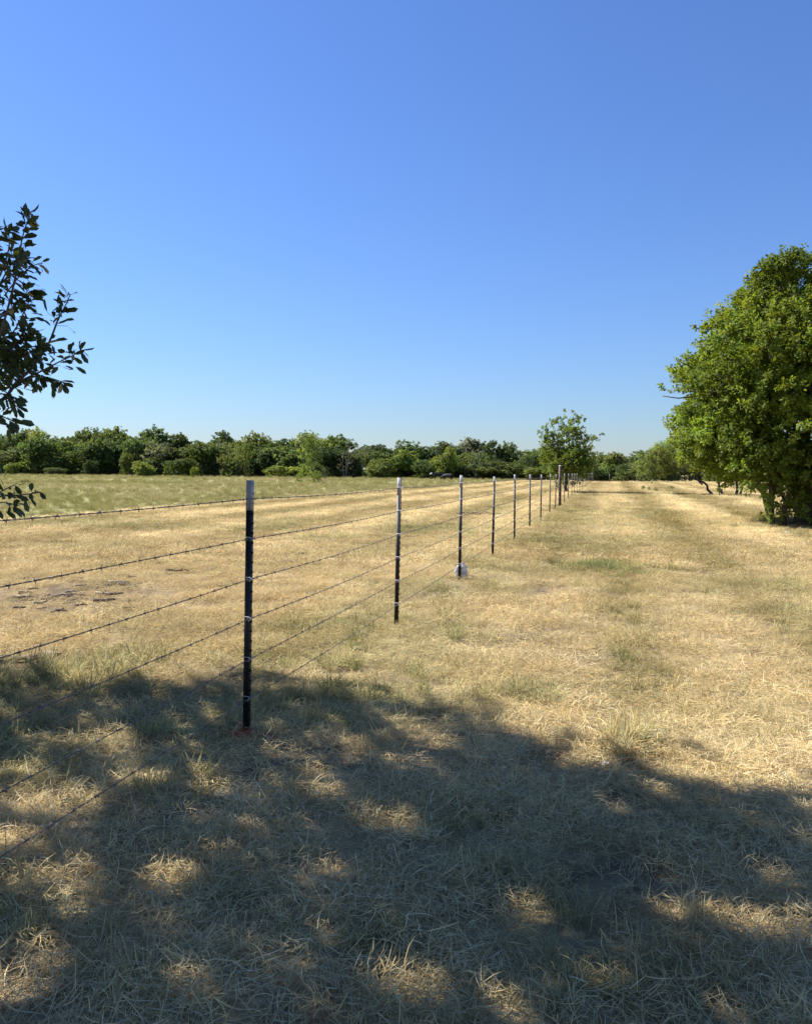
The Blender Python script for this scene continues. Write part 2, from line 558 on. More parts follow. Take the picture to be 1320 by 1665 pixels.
def build_straw():
    P_, Sx, C_ = [], [], []
    for (y0, y1, dens, sc) in ((1.1, 6.0, 62, 1.0), (6.0, 12.0, 38, 1.15)):
        area = 0.5 * (y1 ** 2 - y0 ** 2) * 2 * 0.68 + 2.4 * (y1 - y0)
        x, y = sample_wedge(int(area * dens), y0, y1)
        g, b, br = field(x, y)
        k = (rng.uniform(0, 1, len(x)) > np.clip(b * 0.9, 0, 0.9)) & (rng.uniform(0, 1, len(x)) > g * 0.35) & keep_mown(x, y) & (clear_feet(x, y) | (rng.uniform(0, 1, len(x)) < 0.5))
        x, y, g, br = x[k], y[k], g[k], br[k]
        br = np.clip(br + rng.normal(0, 0.18, len(x)), 0, 1)
        c = straw_col(br); c = c + (green_col(br) - c) * (g * 0.55)[:, None]
        P_.append(np.stack([x, y, gz(x, y) + 0.002], 1)); Sx.append(rng.uniform(0.75, 1.25, len(x)) * sc); C_.append(vary_tone(c))
    scatter('straw', np.vstack(P_), np.hstack(Sx), np.vstack(C_), MATS, 'cut pale straw lying over the near ground', 'straw')
    P_, Sx, C_ = [], [], []
    for (y0, y1, dens, sc) in ((12.0, 22.0, 20, 1.0), (22.0, 40.0, 10, 1.25), (40.0, 75.0, 4.5, 1.7), (75.0, 125.0, 1.5, 2.3)):
        area = 0.5 * (y1 ** 2 - y0 ** 2) * 2 * 0.62 + 2.4 * (y1 - y0)
        x, y = sample_wedge(int(area * dens), y0, y1, slope=0.62)
        g, b, br = field(x, y)
        k = (rng.uniform(0, 1, len(x)) > np.clip(b * 0.9, 0, 0.9)) & keep_mown(x, y)
        x, y, g, br = x[k], y[k], g[k], br[k]
        br = np.clip(br + rng.normal(0, 0.16, len(x)), 0, 1)
        c = straw_col(br); c = c + (green_col(br) - c) * (g * 0.75)[:, None]
        P_.append(np.stack([x, y, gz(x, y) + 0.002], 1)); Sx.append(rng.uniform(0.75, 1.25, len(x)) * sc); C_.append(vary_tone(c))
    scatter('mown_hay', np.vstack(P_), np.hstack(Sx), np.vstack(C_), MATS_FAR, 'mown golden hay stubble stretching along the fence', 'hay')


def build_grass():
    P_, Sx, C_ = [], [], []
    for (y0, y1, dens) in ((1.1, 6.0, 19), (6.0, 13.0, 15), (13.0, 26.0, 6)):
        area = 0.5 * (y1 ** 2 - y0 ** 2) * 2 * 0.68 + 2.4 * (y1 - y0)
        x, y = sample_wedge(int(area * dens), y0, y1)
        g, b, br = field(x, y)
        cl = fbm(x * 1.6, y * 1.6, 201, 3)
        k = (rng.uniform(0, 1, len(x)) < np.clip((cl - 0.36) * 3.2, 0.05, 1)) & (rng.uniform(0, 1, len(x)) > b) & keep_mown(x, y) & clear_feet(x, y)
        x, y, g, br = x[k], y[k], g[k], br[k]
        br = np.clip(br + rng.normal(0, 0.2, len(x)), 0, 1)
        c = straw_col(br) * 0.92; c = c + (green_col(br) - c) * np.clip(g * 1.1 + 0.12, 0, 1)[:, None]
        P_.append(np.stack([x, y, gz(x, y)], 1)); Sx.append(rng.uniform(0.5, 1.25, len(x)) * (1 + 0.02 * y)); C_.append(vary_tone(c))
    scatter('stubble', np.vstack(P_), np.hstack(Sx), np.vstack(C_), STUB, 'short upright stubble standing among the straw', 'grass')
    P_, Sx, C_ = [], [], []
    for (y0, y1, dens) in ((1.1, 8.0, 48), (8.0, 22.0, 22), (22.0, 60.0, 3.0)):
        area = 0.5 * (y1 ** 2 - y0 ** 2) * 2 * 0.68 + 2.4 * (y1 - y0)
        x, y = sample_wedge(int(area * dens), y0, y1)
        g, b, br = field(x, y)
        k = (rng.uniform(0, 1, len(x)) < np.clip((g - 0.27 - 0.13 * (y < 4.2)) * 1.35, 0, 1)) & keep_mown(x, y) & clear_feet(x, y)
        x, y, g, br = x[k], y[k], g[k], br[k]
        br = np.clip(br + rng.normal(0, 0.25, len(x)), 0, 1)
        c = green_col(br); c = c + (straw_col(br) - c) * np.clip(rng.normal(0.22, 0.2, len(x)), 0, 1)[:, None]
        P_.append(np.stack([x, y, gz(x, y)], 1)); Sx.append(rng.uniform(0.4, 1.0, len(x)) * (0.75 + 0.5 * g) * (1 + 0.012 * y)); C_.append(vary_tone(c))
    for (px, py, n, rad, sc, gr) in ((1030, 1212, 8, .05, 1.3, .45), (1035, 1235, 5, .05, 1.2, .3), (862, 1140, 12, .16, 1.0, .7), (560, 1530, 9, .10, .6, .6), (980, 1612, 10, .10, .65, .45),
                                     (40, 1520, 8, .12, .65, .6), (20, 1420, 6, .1, .6, .6), (1290, 1000, 10, .3, 1.1, .6), (985, 925, 40, .32, 1.4, .95), (1000, 935, 20, .3, 1.2, .9), (230, 1290, 10, .12, .9, .5),
                                     (560, 1080, 10, .15, 1.0, .6), (760, 1350, 6, .08, .55, .6), (140, 1590, 6, .1, .5, .6), (1210, 1370, 5, .08, .5, .6), (370, 1440, 6, .08, .5, .6), (1180, 1515, 8, .08, .65, .1),
                                     (330, 1215, 10, .2, 1.1, .7), (110, 1110, 22, .35, 1.4, .6), (210, 1085, 14, .25, 1.4, .5), (900, 1640, 7, .1, .6, .4), (1270, 850, 26, .5, 1.6, .6), (1215, 858, 14, .4, 1.3, .7)):
        cx_, cy_ = G(px, py)
        x = cx_ + rng.normal(0, rad, n); y = cy_ + rng.normal(0, rad * .8, n)
        br = rng.uniform(0.2, 0.9, n)
        c = green_col(br) * gr + straw_col(br) * (1 - gr)
        P_.append(np.stack([x, y, gz(x, y)], 1)); Sx.append(rng.uniform(0.6, 1.1, n) * sc); C_.append(vary_tone(c))
    scatter('green_grass', np.vstack(P_), np.hstack(Sx), np.vstack(C_), GRN, 'green grass tufts growing through the straw', 'grass')


def build_meadow():
    P_, Sx, C_ = [], [], []
    for (y0, y1, dens, sc) in ((16.0, 45.0, 9.0, 0.75), (45.0, 90.0, 2.6, 1.0), (90.0, 165.0, 0.8, 1.35)):
        area = 0.5 * (y1 ** 2 - y0 ** 2) * 0.62
        n = int(area * dens)
        y = np.sqrt(rng.uniform(y0 * y0, y1 * y1, n)); x = -0.62 * y + rng.uniform(0, 0.9, n) * y
        k = meadow(x, y) > rng.uniform(0, 1, n)
        x, y = x[k], y[k]
        f = fbm(x * 0.22, y * 0.09, 301, 4); f2 = fbm(x * 0.8, y * 0.4, 305, 3)
        c = np.array([0.26, 0.24, 0.075]) + (np.array([0.45, 0.37, 0.18]) - np.array([0.26, 0.24, 0.075])) * np.clip((f - 0.35) * 1.6 + (f2 - 0.5) * 0.9, 0, 1)[:, None]
        P_.append(np.stack([x, y, gz(x, y)], 1)); Sx.append(rng.uniform(0.6, 1.15, len(x)) * sc * (0.6 + 0.8 * f2)); C_.append(vary_tone(c))
    scatter('meadow_grass', np.vstack(P_), np.hstack(Sx), np.vstack(C_), MEAD, 'taller yellow green meadow grass beyond the mown strip', 'grass')


build_straw(); build_grass(); build_meadow()

# ------------------------------------------------------------------ fence
FX = lambda y: -1.954 + 0.2466 * y
FD = np.array([0.247, 1.0]) / math.hypot(0.247, 1.0)      # along the fence, away from the camera
FN = np.array([FD[1], -FD[0]])                              # towards the mown strip on the right
WIRE_Z = [1.314, 1.095, 0.875, 0.658, 0.437, 0.222]
POST_H = 1.405
POST_Y = [4.47, 7.66, 10.96, 14.14, 17.5, 20.96, 24.5, 28.3, 31.5]
PIPE_Y = 34.2
yy = 38.2
while yy < 114:
    POST_Y.append(yy); yy += 4.0
CORNER_Y = 117.5


def post_meshes():
    body = MB(); tip = MB()
    zt = POST_H - 0.165
    # local frame: x = along the fence, y = towards the studded face
    for mb, z0, z1, e in ((body, -0.25, zt, 0.0), (tip, zt, POST_H, 0.0004)):
        mb.box(-0.0178 - e, 0.0178 + e, -0.0025 - e, 0.0025 + e, z0, z1)
        mb.box(-0.0024 - e, 0.0024 + e, -0.034 - e, -0.0027 - e, z0, z1)
        z = 0.03
        while z < POST_H - 0.02:
            if z0 <= z < z1 - 0.012:
                mb.box(-0.0055, 0.0055, 0.0026 + e, 0.0105, z, z + 0.011)
            z += 0.054
    return body.mesh('post_body', M_BLACK), tip.mesh('painted_tip', M_SILVER)


def clip_mesh():
    mb = MB()
    pts = [(-0.032, 0.016, 0.006), (-0.030, 0.020, -0.001), (-0.026, 0.014, -0.006), (-0.0215, 0.002, -0.006), (-0.012, -0.022, -0.004),
           (-0.004, -0.0375, 0.001), (0.004, -0.0375, 0.002), (0.012, -0.022, 0.006), (0.0215, 0.002, 0.007), (0.026, 0.014, 0.004), (0.030, 0.020, 0.0),
           (0.032, 0.015, -0.006), (0.040, 0.008, -0.012)]
    mb.tube(pts, 0.0021, 5)
    return mb.mesh('wire_clip', M_GALV, True)


ME_BODY, ME_TIP = post_meshes()
ME_CLIP = clip_mesh()
ORD = ['nearest', 'second', 'third', 'fourth', 'fifth', 'sixth', 'seventh', 'eighth', 'ninth']
post_top = {}
pr2 = random.Random(4)
for k, py_ in enumerate(POST_Y):
    px_ = FX(py_)
    if k == 0:
        lab = 'nearest black steel fence post with silver tip and orange paint at its foot'
    elif k == 2:
        lab = 'third black steel fence post from the camera with a pale bag at its foot'
    elif k < 9:
        lab = '%s black steel fence post from the camera, before the brown pipe post' % ORD[k]
    elif k < 15:
        lab = 'small far fence post, %s beyond the brown pipe post' % ['first', 'second', 'third', 'fourth', 'fifth', 'sixth'][k - 9]
    else:
        lab = 'tiny far fence post in the crowded run before the corner'
    th_ = thing('fence_post', lab, 'fence post', (px_, py_, gz(np.array([px_]), np.array([py_]))[0]),
                math.atan2(FD[1], FD[0]) + math.pi, 'steel posts of the wire fence')
    # local +y must face FN : rotate so that x -> -FD, y -> FN
    th_.rotation_euler = (pr2.uniform(-0.010, 0.010) if k else 0.0, pr2.uniform(-0.010, 0.010) if k else 0.0, math.atan2(-FD[1], -FD[0]))
    th_.rotation_euler[0] += -0.006
    b_ = link('body', ME_BODY, th_); t_ = link('painted_tip', ME_TIP, th_)
    if k < 24:
        for wz in WIRE_Z:
            c_ = link('wire_clip', ME_CLIP, th_, (0, 0, wz - th_.location.z))


def wire_path(wz, ys):
    """points along a wire, hung with a little sag between posts"""
    knots = [POST_Y[0] - 3.3 * k for k in range(4, 0, -1)] + sorted(POST_Y + [PIPE_Y]) + [CORNER_Y]
    knots = np.array(knots)
    j = np.clip(np.searchsorted(knots, ys, 'right') - 1, 0, len(knots) - 2)
    f = (ys - knots[j]) / (knots[j + 1] - knots[j])
    sag = 0.010 * 4 * f * (1 - f) * (0.5 + _hash(j, np.full_like(j, int(wz * 1000)), 3))
    xs = FX(ys)
    off = 0.0125
    return np.stack([xs + FN[0] * off, ys + FN[1] * off, wz - sag], 1)


WLAB = ['topmost barbed wire strand of the fence, dark against the meadow', 'second barbed wire strand from the top of the fence',
        'third barbed wire strand from the top of the fence', 'fourth barbed wire strand down from the top of the fence',
        'fifth barbed wire strand down, next to lowest on the fence', 'lowest barbed wire strand of the fence, just above the grass']
for k, wz in enumerate(WIRE_Z):
    root = thing('barbed_wire', WLAB[k], 'barbed wire', (FX(-5.0), -5.0, 0), 0, 'barbed wires of the fence')
    off = np.array([FX(-5.0), -5.0, 0])
    for s in range(2):
        mb = MB()
        ys = np.arange(-5.0, 13.0, 0.012)
        c = wire_path(wz, ys) - off
        ph = ys / 0.095 * 2 * np.pi + s * np.pi
        c = c + 0.0019 * (np.cos(ph)[:, None] * np.array([FN[0], FN[1], 0]) + np.sin(ph)[:, None] * np.array([0, 0, 1.0]))
        mb.tube(c, 0.00135, 4, cap=False)
        ys = np.concatenate([np.arange(12.95, 40, 0.25), np.arange(40, CORNER_Y, 0.6), [CORNER_Y]])
        c = wire_path(wz, ys) - off + np.array([0, 0, 0.0014 * (1 if s else -1)])
        mb.tube(c, 0.0017, 4, cap=False)
        link('strand', mb.mesh('strand', M_WIRE, True), root)
    mb = MB()
    r_ = np.random.default_rng(100 + k)
    for yb in np.arange(1.2 + r_.uniform(0, .1), 24, 0.123):
        yb += r_.normal(0, 0.006)
        c = wire_path(wz, np.array([yb]))[0] - off
        d3 = np.array([FD[0], FD[1], 0])
        a0 = r_.uniform(0, np.pi)
        for s in range(2):
            aa = a0 + s * np.pi / 2
            v = np.cos(aa) * np.array([FN[0], FN[1], 0]) + np.sin(aa) * np.array([0, 0, 1.0])
            v2 = np.cos(aa + .5) * np.array([FN[0], FN[1], 0]) + np.sin(aa + .5) * np.array([0, 0, 1.0])
            o_ = d3 * (0.004 * (s - 0.5) * 2)
            mb.tube([c + o_ - v * 0.012 - d3 * .003, c + o_ + v2 * 0.0035, c + o_ + v * 0.012 + d3 * .003], 0.0012, 4)
        mb.tube([c - d3 * 0.006, c + d3 * 0.006], 0.0036, 6)
    tag(link('barbs', mb.mesh('barbs', M_WIRE), root), None, None, None, 'stuff')


def pipe_mesh(name, h, r, mat, dome=True):
    mb = MB()
    zs = [-0.3, 0, h * .5, h - 0.02, h]
    mb.tube([(0, 0, z) for z in zs], [r] * 5, 14)
    return mb.mesh(name, mat, False)


px_ = FX(PIPE_Y)
pipe = thing('pipe_post', 'thick rusty brown pipe post standing taller among the fence posts', 'post', (px_, PIPE_Y, 0))
mb = MB(); mb.tube([(0, 0, z) for z in (-.3, .4, .9, 1.72)], [.06] * 4, 16); link('pipe', mb.mesh('pipe', M_RUST, True), pipe)
mb = MB(); mb.tube([(0, 0, 1.715), (0, 0, 1.735), (0, 0, 1.755), (0, 0, 1.765)], [.064, .064, .048, .02], 16); link('cap', mb.mesh('cap', M_CAP, True), pipe)
mb = MB()
for wz in WIRE_Z:
    th = np.linspace(0, 2 * np.pi, 19)
    mb.tube(np.stack([0.0625 * np.cos(th), 0.0625 * np.sin(th), np.full(19, wz) + 0.004 * np.sin(th * 2)], 1), 0.004, 4, cap=False)
tag(link('wire_wraps', mb.mesh('wire_wraps', M_GALV, True), pipe), None, None, None, 'stuff')

# corner bracing at the far end of the fence
cx = FX(CORNER_Y)
cor = thing('corner_brace', 'brown pipe corner brace with low rail at the far end of the fence', 'fence brace', (cx, CORNER_Y, 0))
for nm, pts, r in (('corner_post', [(0, 0, -.3), (0, 0, .6), (0, 0, 1.42)], .085), ('brace_post', [(2.45, 0.3, -.3), (2.45, .3, .6), (2.45, .3, 1.32)], .06),
                   ('rail', [(0.08, 0, .30), (1.2, .15, .30), (2.4, .3, .30)], .055), ('diagonal', [(3.6, .5, .85), (4.1, .5, .45), (4.7, .5, -.05)], .05)):
    mb = MB(); mb.tube(pts, [r] * 3, 10); link(nm, mb.mesh(nm, M_RUST, True), cor)

# orange marking paint at the foot of the nearest post: a few painted grass blades
pb = np.random.default_rng(8)
pcx, pcy = FX(POST_Y[0]), POST_Y[0]
pm = tuft('paint_blades', 150, 0.085, 0.03, 0.08, 0.0055, 0.6, 0.2, pb)
m, t, o = new_mat('orange_marking_paint')
p = t.nodes.new('ShaderNodeBsdfPrincipled'); p.inputs['Base Color'].default_value = (0.62, 0.075, 0.02, 1); p.inputs['Roughness'].default_value = 0.6
tcn = t.nodes.new('ShaderNodeTexCoord'); nn = noise(t, 40, 3, .5, tcn.outputs['Object'])
t.links.new(ramp(t, nn.outputs[0], [(0.35, (0.25, 0.05, 0.02)), (0.6, (0.68, 0.10, 0.02))]), p.inputs['Base Color'])
t.links.new(p.outputs[0], o.inputs[0])
pm.materials.clear(); pm.materials.append(m)
for dx, dy, s, lab in ((0.01, -0.05, 1.0, 'orange painted grass at the foot of the nearest fence post'),
                       (-0.13, 0.0, 0.55, 'small orange painted grass patch left of the nearest fence post'),
                       (0.14, -0.07, 0.6, 'faint orange painted grass patch right of the nearest fence post')):
    q = link('painted_grass', pm, None, (pcx + dx, pcy + dy, gz(np.array([pcx + dx]), np.array([pcy + dy]))[0] + .012))
    q.scale = (s, s, s)
    tag(q, lab, 'painted grass', None, 'stuff')

# crumpled plastic bag at the third post
r_ = np.random.default_rng(3)
nu, nv = 40, 26
uu, vv = np.meshgrid(np.linspace(0, 2 * np.pi, nu, endpoint=False), np.linspace(0, 1, nv))
prof = np.interp(vv, [0, .12, .35, .6, .8, .92, 1], [.5, .82, .88, .80, .62, .34, .10])
cr = 1 + 0.60 * (fbm(np.cos(uu) * 2.2 + 5, np.sin(uu) * 2.2 + vv * 5, 12, 3) - .5) * 2 + 0.30 * (fbm(np.cos(uu) * 7 + 9, np.sin(uu) * 7 + vv * 11, 19, 2) - .5) * 2
V = np.stack([0.088 * prof * cr * np.cos(uu), 0.055 * prof * cr * np.sin(uu), 0.205 * vv + 0.02 * (fbm(uu * 2, vv * 3, 44, 2) - .5)], -1).reshape(-1, 3)
i = np.arange(nv - 1)[:, None] * nu + np.arange(nu)[None, :]; i2 = np.arange(nv - 1)[:, None] * nu + (np.arange(nu)[None, :] + 1) % nu
Q = np.stack([i, i2, i2 + nu, i + nu], -1).reshape(-1, 4)
m, t, o = new_mat('clear_plastic_film')
p = t.nodes.new('ShaderNodeBsdfPrincipled'); p.inputs['Roughness'].default_value = 0.3
tcn = t.nodes.new('ShaderNodeTexCoord'); nn = noise(t, 22, 4, .6, tcn.outputs['Object'])
t.links.new(ramp(t, nn.outputs[0], [(0.35, (0.40, 0.40, 0.41)), (0.65, (0.66, 0.65, 0.65))]), p.inputs['Base Color'])
tr = t.nodes.new('ShaderNodeBsdfTranslucent'); tr.inputs[0].default_value = (0.7, 0.71, 0.75, 1)
mx = t.nodes.new('ShaderNodeMixShader'); mx.inputs[0].default_value = 0.35
t.links.new(p.outputs[0], mx.inputs[1]); t.links.new(tr.outputs[0], mx.inputs[2]); t.links.new(mx.outputs[0], o.inputs[0])
bx_, by_ = FX(POST_Y[2]) + 0.02, POST_Y[2] + 0.10
bag = link('plastic_bag', mesh_np('plastic_bag', V, Q, m, None, False), None, (bx_, by_, gz(np.array([bx_]), np.array([by_]))[0] + 0.005))
tag(bag, 'crumpled pale grey plastic bag behind the foot of the third fence post', 'plastic bag')

# ------------------------------------------------------------------ trees


def unit(v):
    return v / (np.linalg.norm(v, axis=-1, keepdims=True) + 1e-9)


def leaves(r, pos, axis_dir, nrm, L, W, fold=0.25, detail=False):
    """rhombic leaves, one quad each (or a six-sided pair of quads)"""
    n = len(pos)
    L = np.broadcast_to(L, (n,))[:, None]; W = np.broadcast_to(W, (n,))[:, None]
    a = unit(axis_dir); s = unit(np.cross(a, nrm)); nn = np.cross(s, a)
    if not detail:
        b0 = pos; l_ = pos + a * L * 0.52 + s * W * 0.5 + nn * W * fold; tp = pos + a * L; r_ = pos + a * L * 0.52 - s * W * 0.5 + nn * W * fold
        V = np.stack([b0, r_, tp, l_], 1).reshape(-1, 3)
        Q = np.arange(n * 4).reshape(-1, 4)
        return V, Q, 4
    # midrib of three points, two side points on each side
    p0 = pos; p1 = pos + a * L * 0.5 + nn * L * 0.03; p2 = pos + a * L * 1.0 - nn * L * 0.05
    l1 = pos + a * L * 0.32 + s * W * 0.40 + nn * W * fold; l2 = pos + a * L * 0.74 + s * W * 0.46 + nn * W * fold
    r1 = pos + a * L * 0.32 - s * W * 0.40 + nn * W * fold; r2 = pos + a * L * 0.74 - s * W * 0.46 + nn * W * fold
    V = np.stack([p0, p1, p2, l1, l2, r1, r2], 1).reshape(-1, 3)
    bs = np.arange(n)[:, None] * 7
    Q = np.concatenate([bs + np.array([[0, 1, 4, 3]]), bs + np.array([[1, 2, 4, 4]]) * 0 + np.array([[0, 5, 6, 1]])], 0)
    Q = np.concatenate([Q, ], 0)
    T1 = bs + np.array([[1, 2, 4]]); T2 = bs + np.array([[1, 6, 2]])
    return V, (Q, np.concatenate([T1, T2], 0)), 7


def twig_leaves(r, tp, td, per, tlen, L, W, upb=0.5, tint_sd=0.13, detail=False, outward=None, lobe=None):
    """per leaves along each twig tp + s*td"""
    n = len(tp)
    s = r.uniform(0.05, 1.0, (n, per))
    tl = (tlen * r.uniform(0.6, 1.3, n))[:, None]
    pos = tp[:, None, :] + td[:, None, :] * (s * tl)[:, :, None]
    rnd = unit(r.normal(size=(n, per, 3)))
    side = unit(np.cross(np.broadcast_to(td[:, None, :], rnd.shape), rnd))
    pos = pos + side * (tl * 0.16 * r.uniform(0, 1, (n, per)))[:, :, None] - np.array([0, 0, 1]) * (tl * 0.12 * s * s)[:, :, None]
    ax_ = unit(td[:, None, :] * 0.5 + side * 0.8 + r.normal(size=rnd.shape) * 0.3 + np.array([0, 0, -0.15]))
    nr = np.array([0, 0, upb]) + r.normal(size=rnd.shape) * 0.42
    if outward is not None:
        nr = nr + outward[:, None, :] * 0.7
    nr = unit(nr)
    Ls = L * r.uniform(0.65, 1.25, (n, per)); Ws = W * r.uniform(0.7, 1.2, (n, per))
    pos = pos.reshape(-1, 3); ax_ = ax_.reshape(-1, 3); nr = nr.reshape(-1, 3)
    V, Q, k = leaves(r, pos, ax_, nr, Ls.ravel(), Ws.ravel(), 0.18, detail)
    tw = np.repeat(r.normal(1, tint_sd, n), per) * r.normal(1, 0.12, n * per)
    hue = np.repeat(r.normal(0, 0.05, n), per)
    if lobe is not None:                      # each bough has its own shade of green
        nl = int(lobe.max()) + 1
        tw = tw * np.repeat(np.clip(r.normal(1, 0.20, nl), .6, 1.5)[lobe], per)
        hue = hue + np.repeat(r.normal(0, 0.06, nl)[lobe], per)
    c = np.stack([tw * (1 + hue), tw, tw * (1 - hue)], 1)
    return V, Q, np.repeat(np.clip(c, 0.3, 2.2), k, 0)


def sample_lobes(r, lobes, n, inner=0.35, up=0.15):
    """twig origins and outward directions in a union of ellipsoid lobes"""
    C = np.array([l[0] for l in lobes], float); R = np.array([l[1] if np.ndim(l[1]) else (l[1],) * 3 for l in lobes], float)
    wgt = (R[:, 0] * R[:, 1] * R[:, 2]) ** (2 / 3); wgt /= wgt.sum()
    k = r.choice(len(C), n, p=wgt)
    d = unit(r.normal(size=(n, 3)) + np.array([0, 0, up]))
    q = inner + (1.0 - inner) * r.uniform(0, 1, n) ** 0.6
    p_ = C[k] + d * R[k] * q[:, None]
    return p_, d, k


def limb(mb, r, a, b, r0, r1, wob=0.08, n=7, sides=6, sagup=0.0):
    a = np.array(a, float); b = np.array(b, float)
    t_ = np.linspace(0, 1, n)
    L = np.linalg.norm(b - a)
    pts = a + (b - a) * t_[:, None]
    w_ = r.normal(0, wob * L * 0.35, (n, 3)); w_[0] = 0; w_[-1] = 0
    w_ = (w_ + np.roll(w_, 1, 0)) * 0.5; w_[0] = 0
    pts = pts + w_ + np.array([0, 0, 1]) * (sagup * L * np.sin(t_ * np.pi))[:, None]
    mb.tube(pts, r0 + (r1 - r0) * t_ ** 0.8, sides)
    return pts


def tree(name, label, cat, loc, lobes, stems, ntw, per, tlen, L, W, color, seed, bark=M_BARK, mat=M_LEAF, inner=0.35, upb=0.5, group=None,
         limbs=True, up=0.15, twigs=0, filt=None):
    """lobes and stems are in local coordinates about loc"""
    r = np.random.default_rng(seed)
    root = thing(name, label, cat, loc, 0, group)
    mb = MB(); ends = []
    for (a, b, r0, r1) in stems:
        pts = limb(mb, r, a, b, r0, r1, 0.10, 9, 8)
        ends.append(pts)
    allp = np.vstack([e[3:] for e in ends])
    if limbs:
        for c, R in lobes:
            c = np.array(c); d = np.linalg.norm(allp - c, axis=1) + 0.6 * np.maximum(allp[:, 2] - c[2], 0)
            j = int(np.argmin(d)); st = allp[j]
            rr = max(0.010, 0.015 * np.linalg.norm(c - st))
            limb(mb, r, st, c, rr * 1.5, rr * 0.4, 0.12, 6, 5, 0.05)
    p_, d, k = sample_lobes(r, lobes, ntw, inner, up)
    td = unit(d * 0.7 + r.normal(size=d.shape) * 0.55 + np.array([0, 0, 0.2]))
    if filt is not None:
        kk = filt(p_ + np.array(loc), 0.22); p_, d, td, k = p_[kk], d[kk], td[kk], k[kk]
    for q in range(min(twigs, len(p_))):
        mb.tube([p_[q] - td[q] * tlen * .8, p_[q], p_[q] + td[q] * tlen * .7], [.008, .006, .003], 4)
    link('trunk', mb.mesh('trunk', bark, True), root)
    V, Q, c = twig_leaves(r, p_, td, per, tlen, L, W, upb, outward=d, lobe=k)
    if filt is not None:
        kk = filt(V.reshape(-1, 4, 3).mean(1) + np.array(loc), 0.0)
        V = V.reshape(-1, 4, 3)[kk].reshape(-1, 3); c = c.reshape(-1, 4, 3)[kk].reshape(-1, 3); Q = np.arange(len(V)).reshape(-1, 4)
    cr_ = link('crown', mesh_np('crown', V, Q, mat, {'tint': c}), root)
    cr_.color = (*color, 1)
    return root


# --- the big multi-stemmed tree on the right -------------------------------------------------
r = np.random.default_rng(11)
BT = np.array([12.0, 23.8, 0.0])
bl = []
for q in range(150):                      # lobes following the outline of the crown
    z = r.uniform(1.5, 7.35)
    R_ = np.interp(z, [1.3, 2.0, 2.8, 4.2, 4.9, 6.0, 7.0, 7.6], [2.6, 3.5, 4.1, 4.2, 3.85, 2.9, 2.0, 1.0])
    lr = r.uniform(0.5, 0.95) * (0.75 if z > 6.6 else 1)
    th = r.uniform(0, 2 * np.pi); rd = max(0.2, (R_ - lr * 0.75) * r.uniform(0.82, 1.02))
    bl.append((np.array([rd * math.cos(th), rd * math.sin(th) * 0.9, z]), np.array([1, 1, 0.66]) * lr))
for q in range(16):
    c = np.array([r.uniform(-2, 2), r.uniform(-2, 2), r.uniform(2.4, 5.8)])
    bl.append((c, np.array([1, 1, .8]) * r.uniform(0.7, 1.1)))
for q in range(46):                       # ragged shoots poking out of the outline
    z = r.uniform(2.2, 7.9)
    R_ = np.interp(z, [2.0, 2.8, 4.2, 4.9, 6.0, 7.0, 7.9], [3.4, 4.2, 4.35, 4.0, 3.05, 2.15, 0.8])
    th = r.uniform(0, 2 * np.pi); lr = r.uniform(0.14, 0.34)
    bl.append((np.array([R_ * math.cos(th), R_ * math.sin(th) * .9, z]), np.array([1.1, 1.1, .8]) * lr))
for q in range(34):                       # low skirt of leafy shoots towards the camera
    c = np.array([r.uniform(-2.3, 2.5), r.uniform(-2.3, -0.3), r.uniform(1.0, 2.1)])
    bl.append((c, np.array([.55, .5, .5]) * r.uniform(0.6, 1.2)))
for q in range(15):                       # weeds and suckers round the trunks
    bl.append((np.array([r.uniform(-2.3, 1.5), r.uniform(-1.7, -0.6), r.uniform(0.1, 0.7)]), np.array([.2, .2, .28]) * r.uniform(0.6, 1.2)))
bst = [((-1.75, -1.0, -.2), (-1.9, -1.2, 3.6), .12, .05), ((-1.0, -1.0, -.2), (-.9, -.8, 4.8), .21, .07), ((-.5, -.7, -.2), (.1, -.4, 4.6), .15, .05), ((-1.6, -.6, -.2), (-2.2, -.4, 2.6), .06, .025),
       ((-1.5, -1.3, -.2), (-1.6, -1.6, 2.4), .04, .02), ((-1.28, -.8, -.2), (-1.5, -.9, 3.0), .06, .025), ((-0.8, -1.5, -.2), (-1.0, -1.9, 2.0), .03, .012), ((-.25, -1.5, -.2), (-.2, -2.0, 2.2), .035, .012), ((.5, -1.3, -.2), (.7, -1.9, 2.6), .04, .015), ((-1.3, -1.2, -.2), (-1.9, -1.5, 1.6), .03, .01),
       ((-0.55, -1.1, -.2), (-1.4, -1.4, 3.6), .10, .04), ((-0.15, -.9, -.2), (-.3, -.6, 4.6), .12, .05), ((0.25, -.8, -.2), (.6, -.4, 5.0), .17, .06),
       ((0.9, -.6, -.2), (1.6, -.4, 4.6), .15, .05), ((.55, .3, -.2), (.4, .8, 5.0), .14, .05), ((-.7, -1.3, -.2), (-1.0, -1.6, 2.4), .05, .02),
       ((-0.35, -1.2, -.2), (-.6, -1.7, 2.6), .05, .02), ((0.05, -1.15, -.2), (.1, -1.8, 2.4), .04, .02), ((-1.15, .2, -.2), (-2.2, .6, 3.2), .08, .03)]
tree('multi_stem_tree', 'large bushy green tree with many trunks cut off by the right edge', 'tree', BT, bl, bst, 9800, 34, 0.38, 0.105, 0.066,
     (0.140, 0.190, 0.032), 12, up=0.45, inner=0.55)

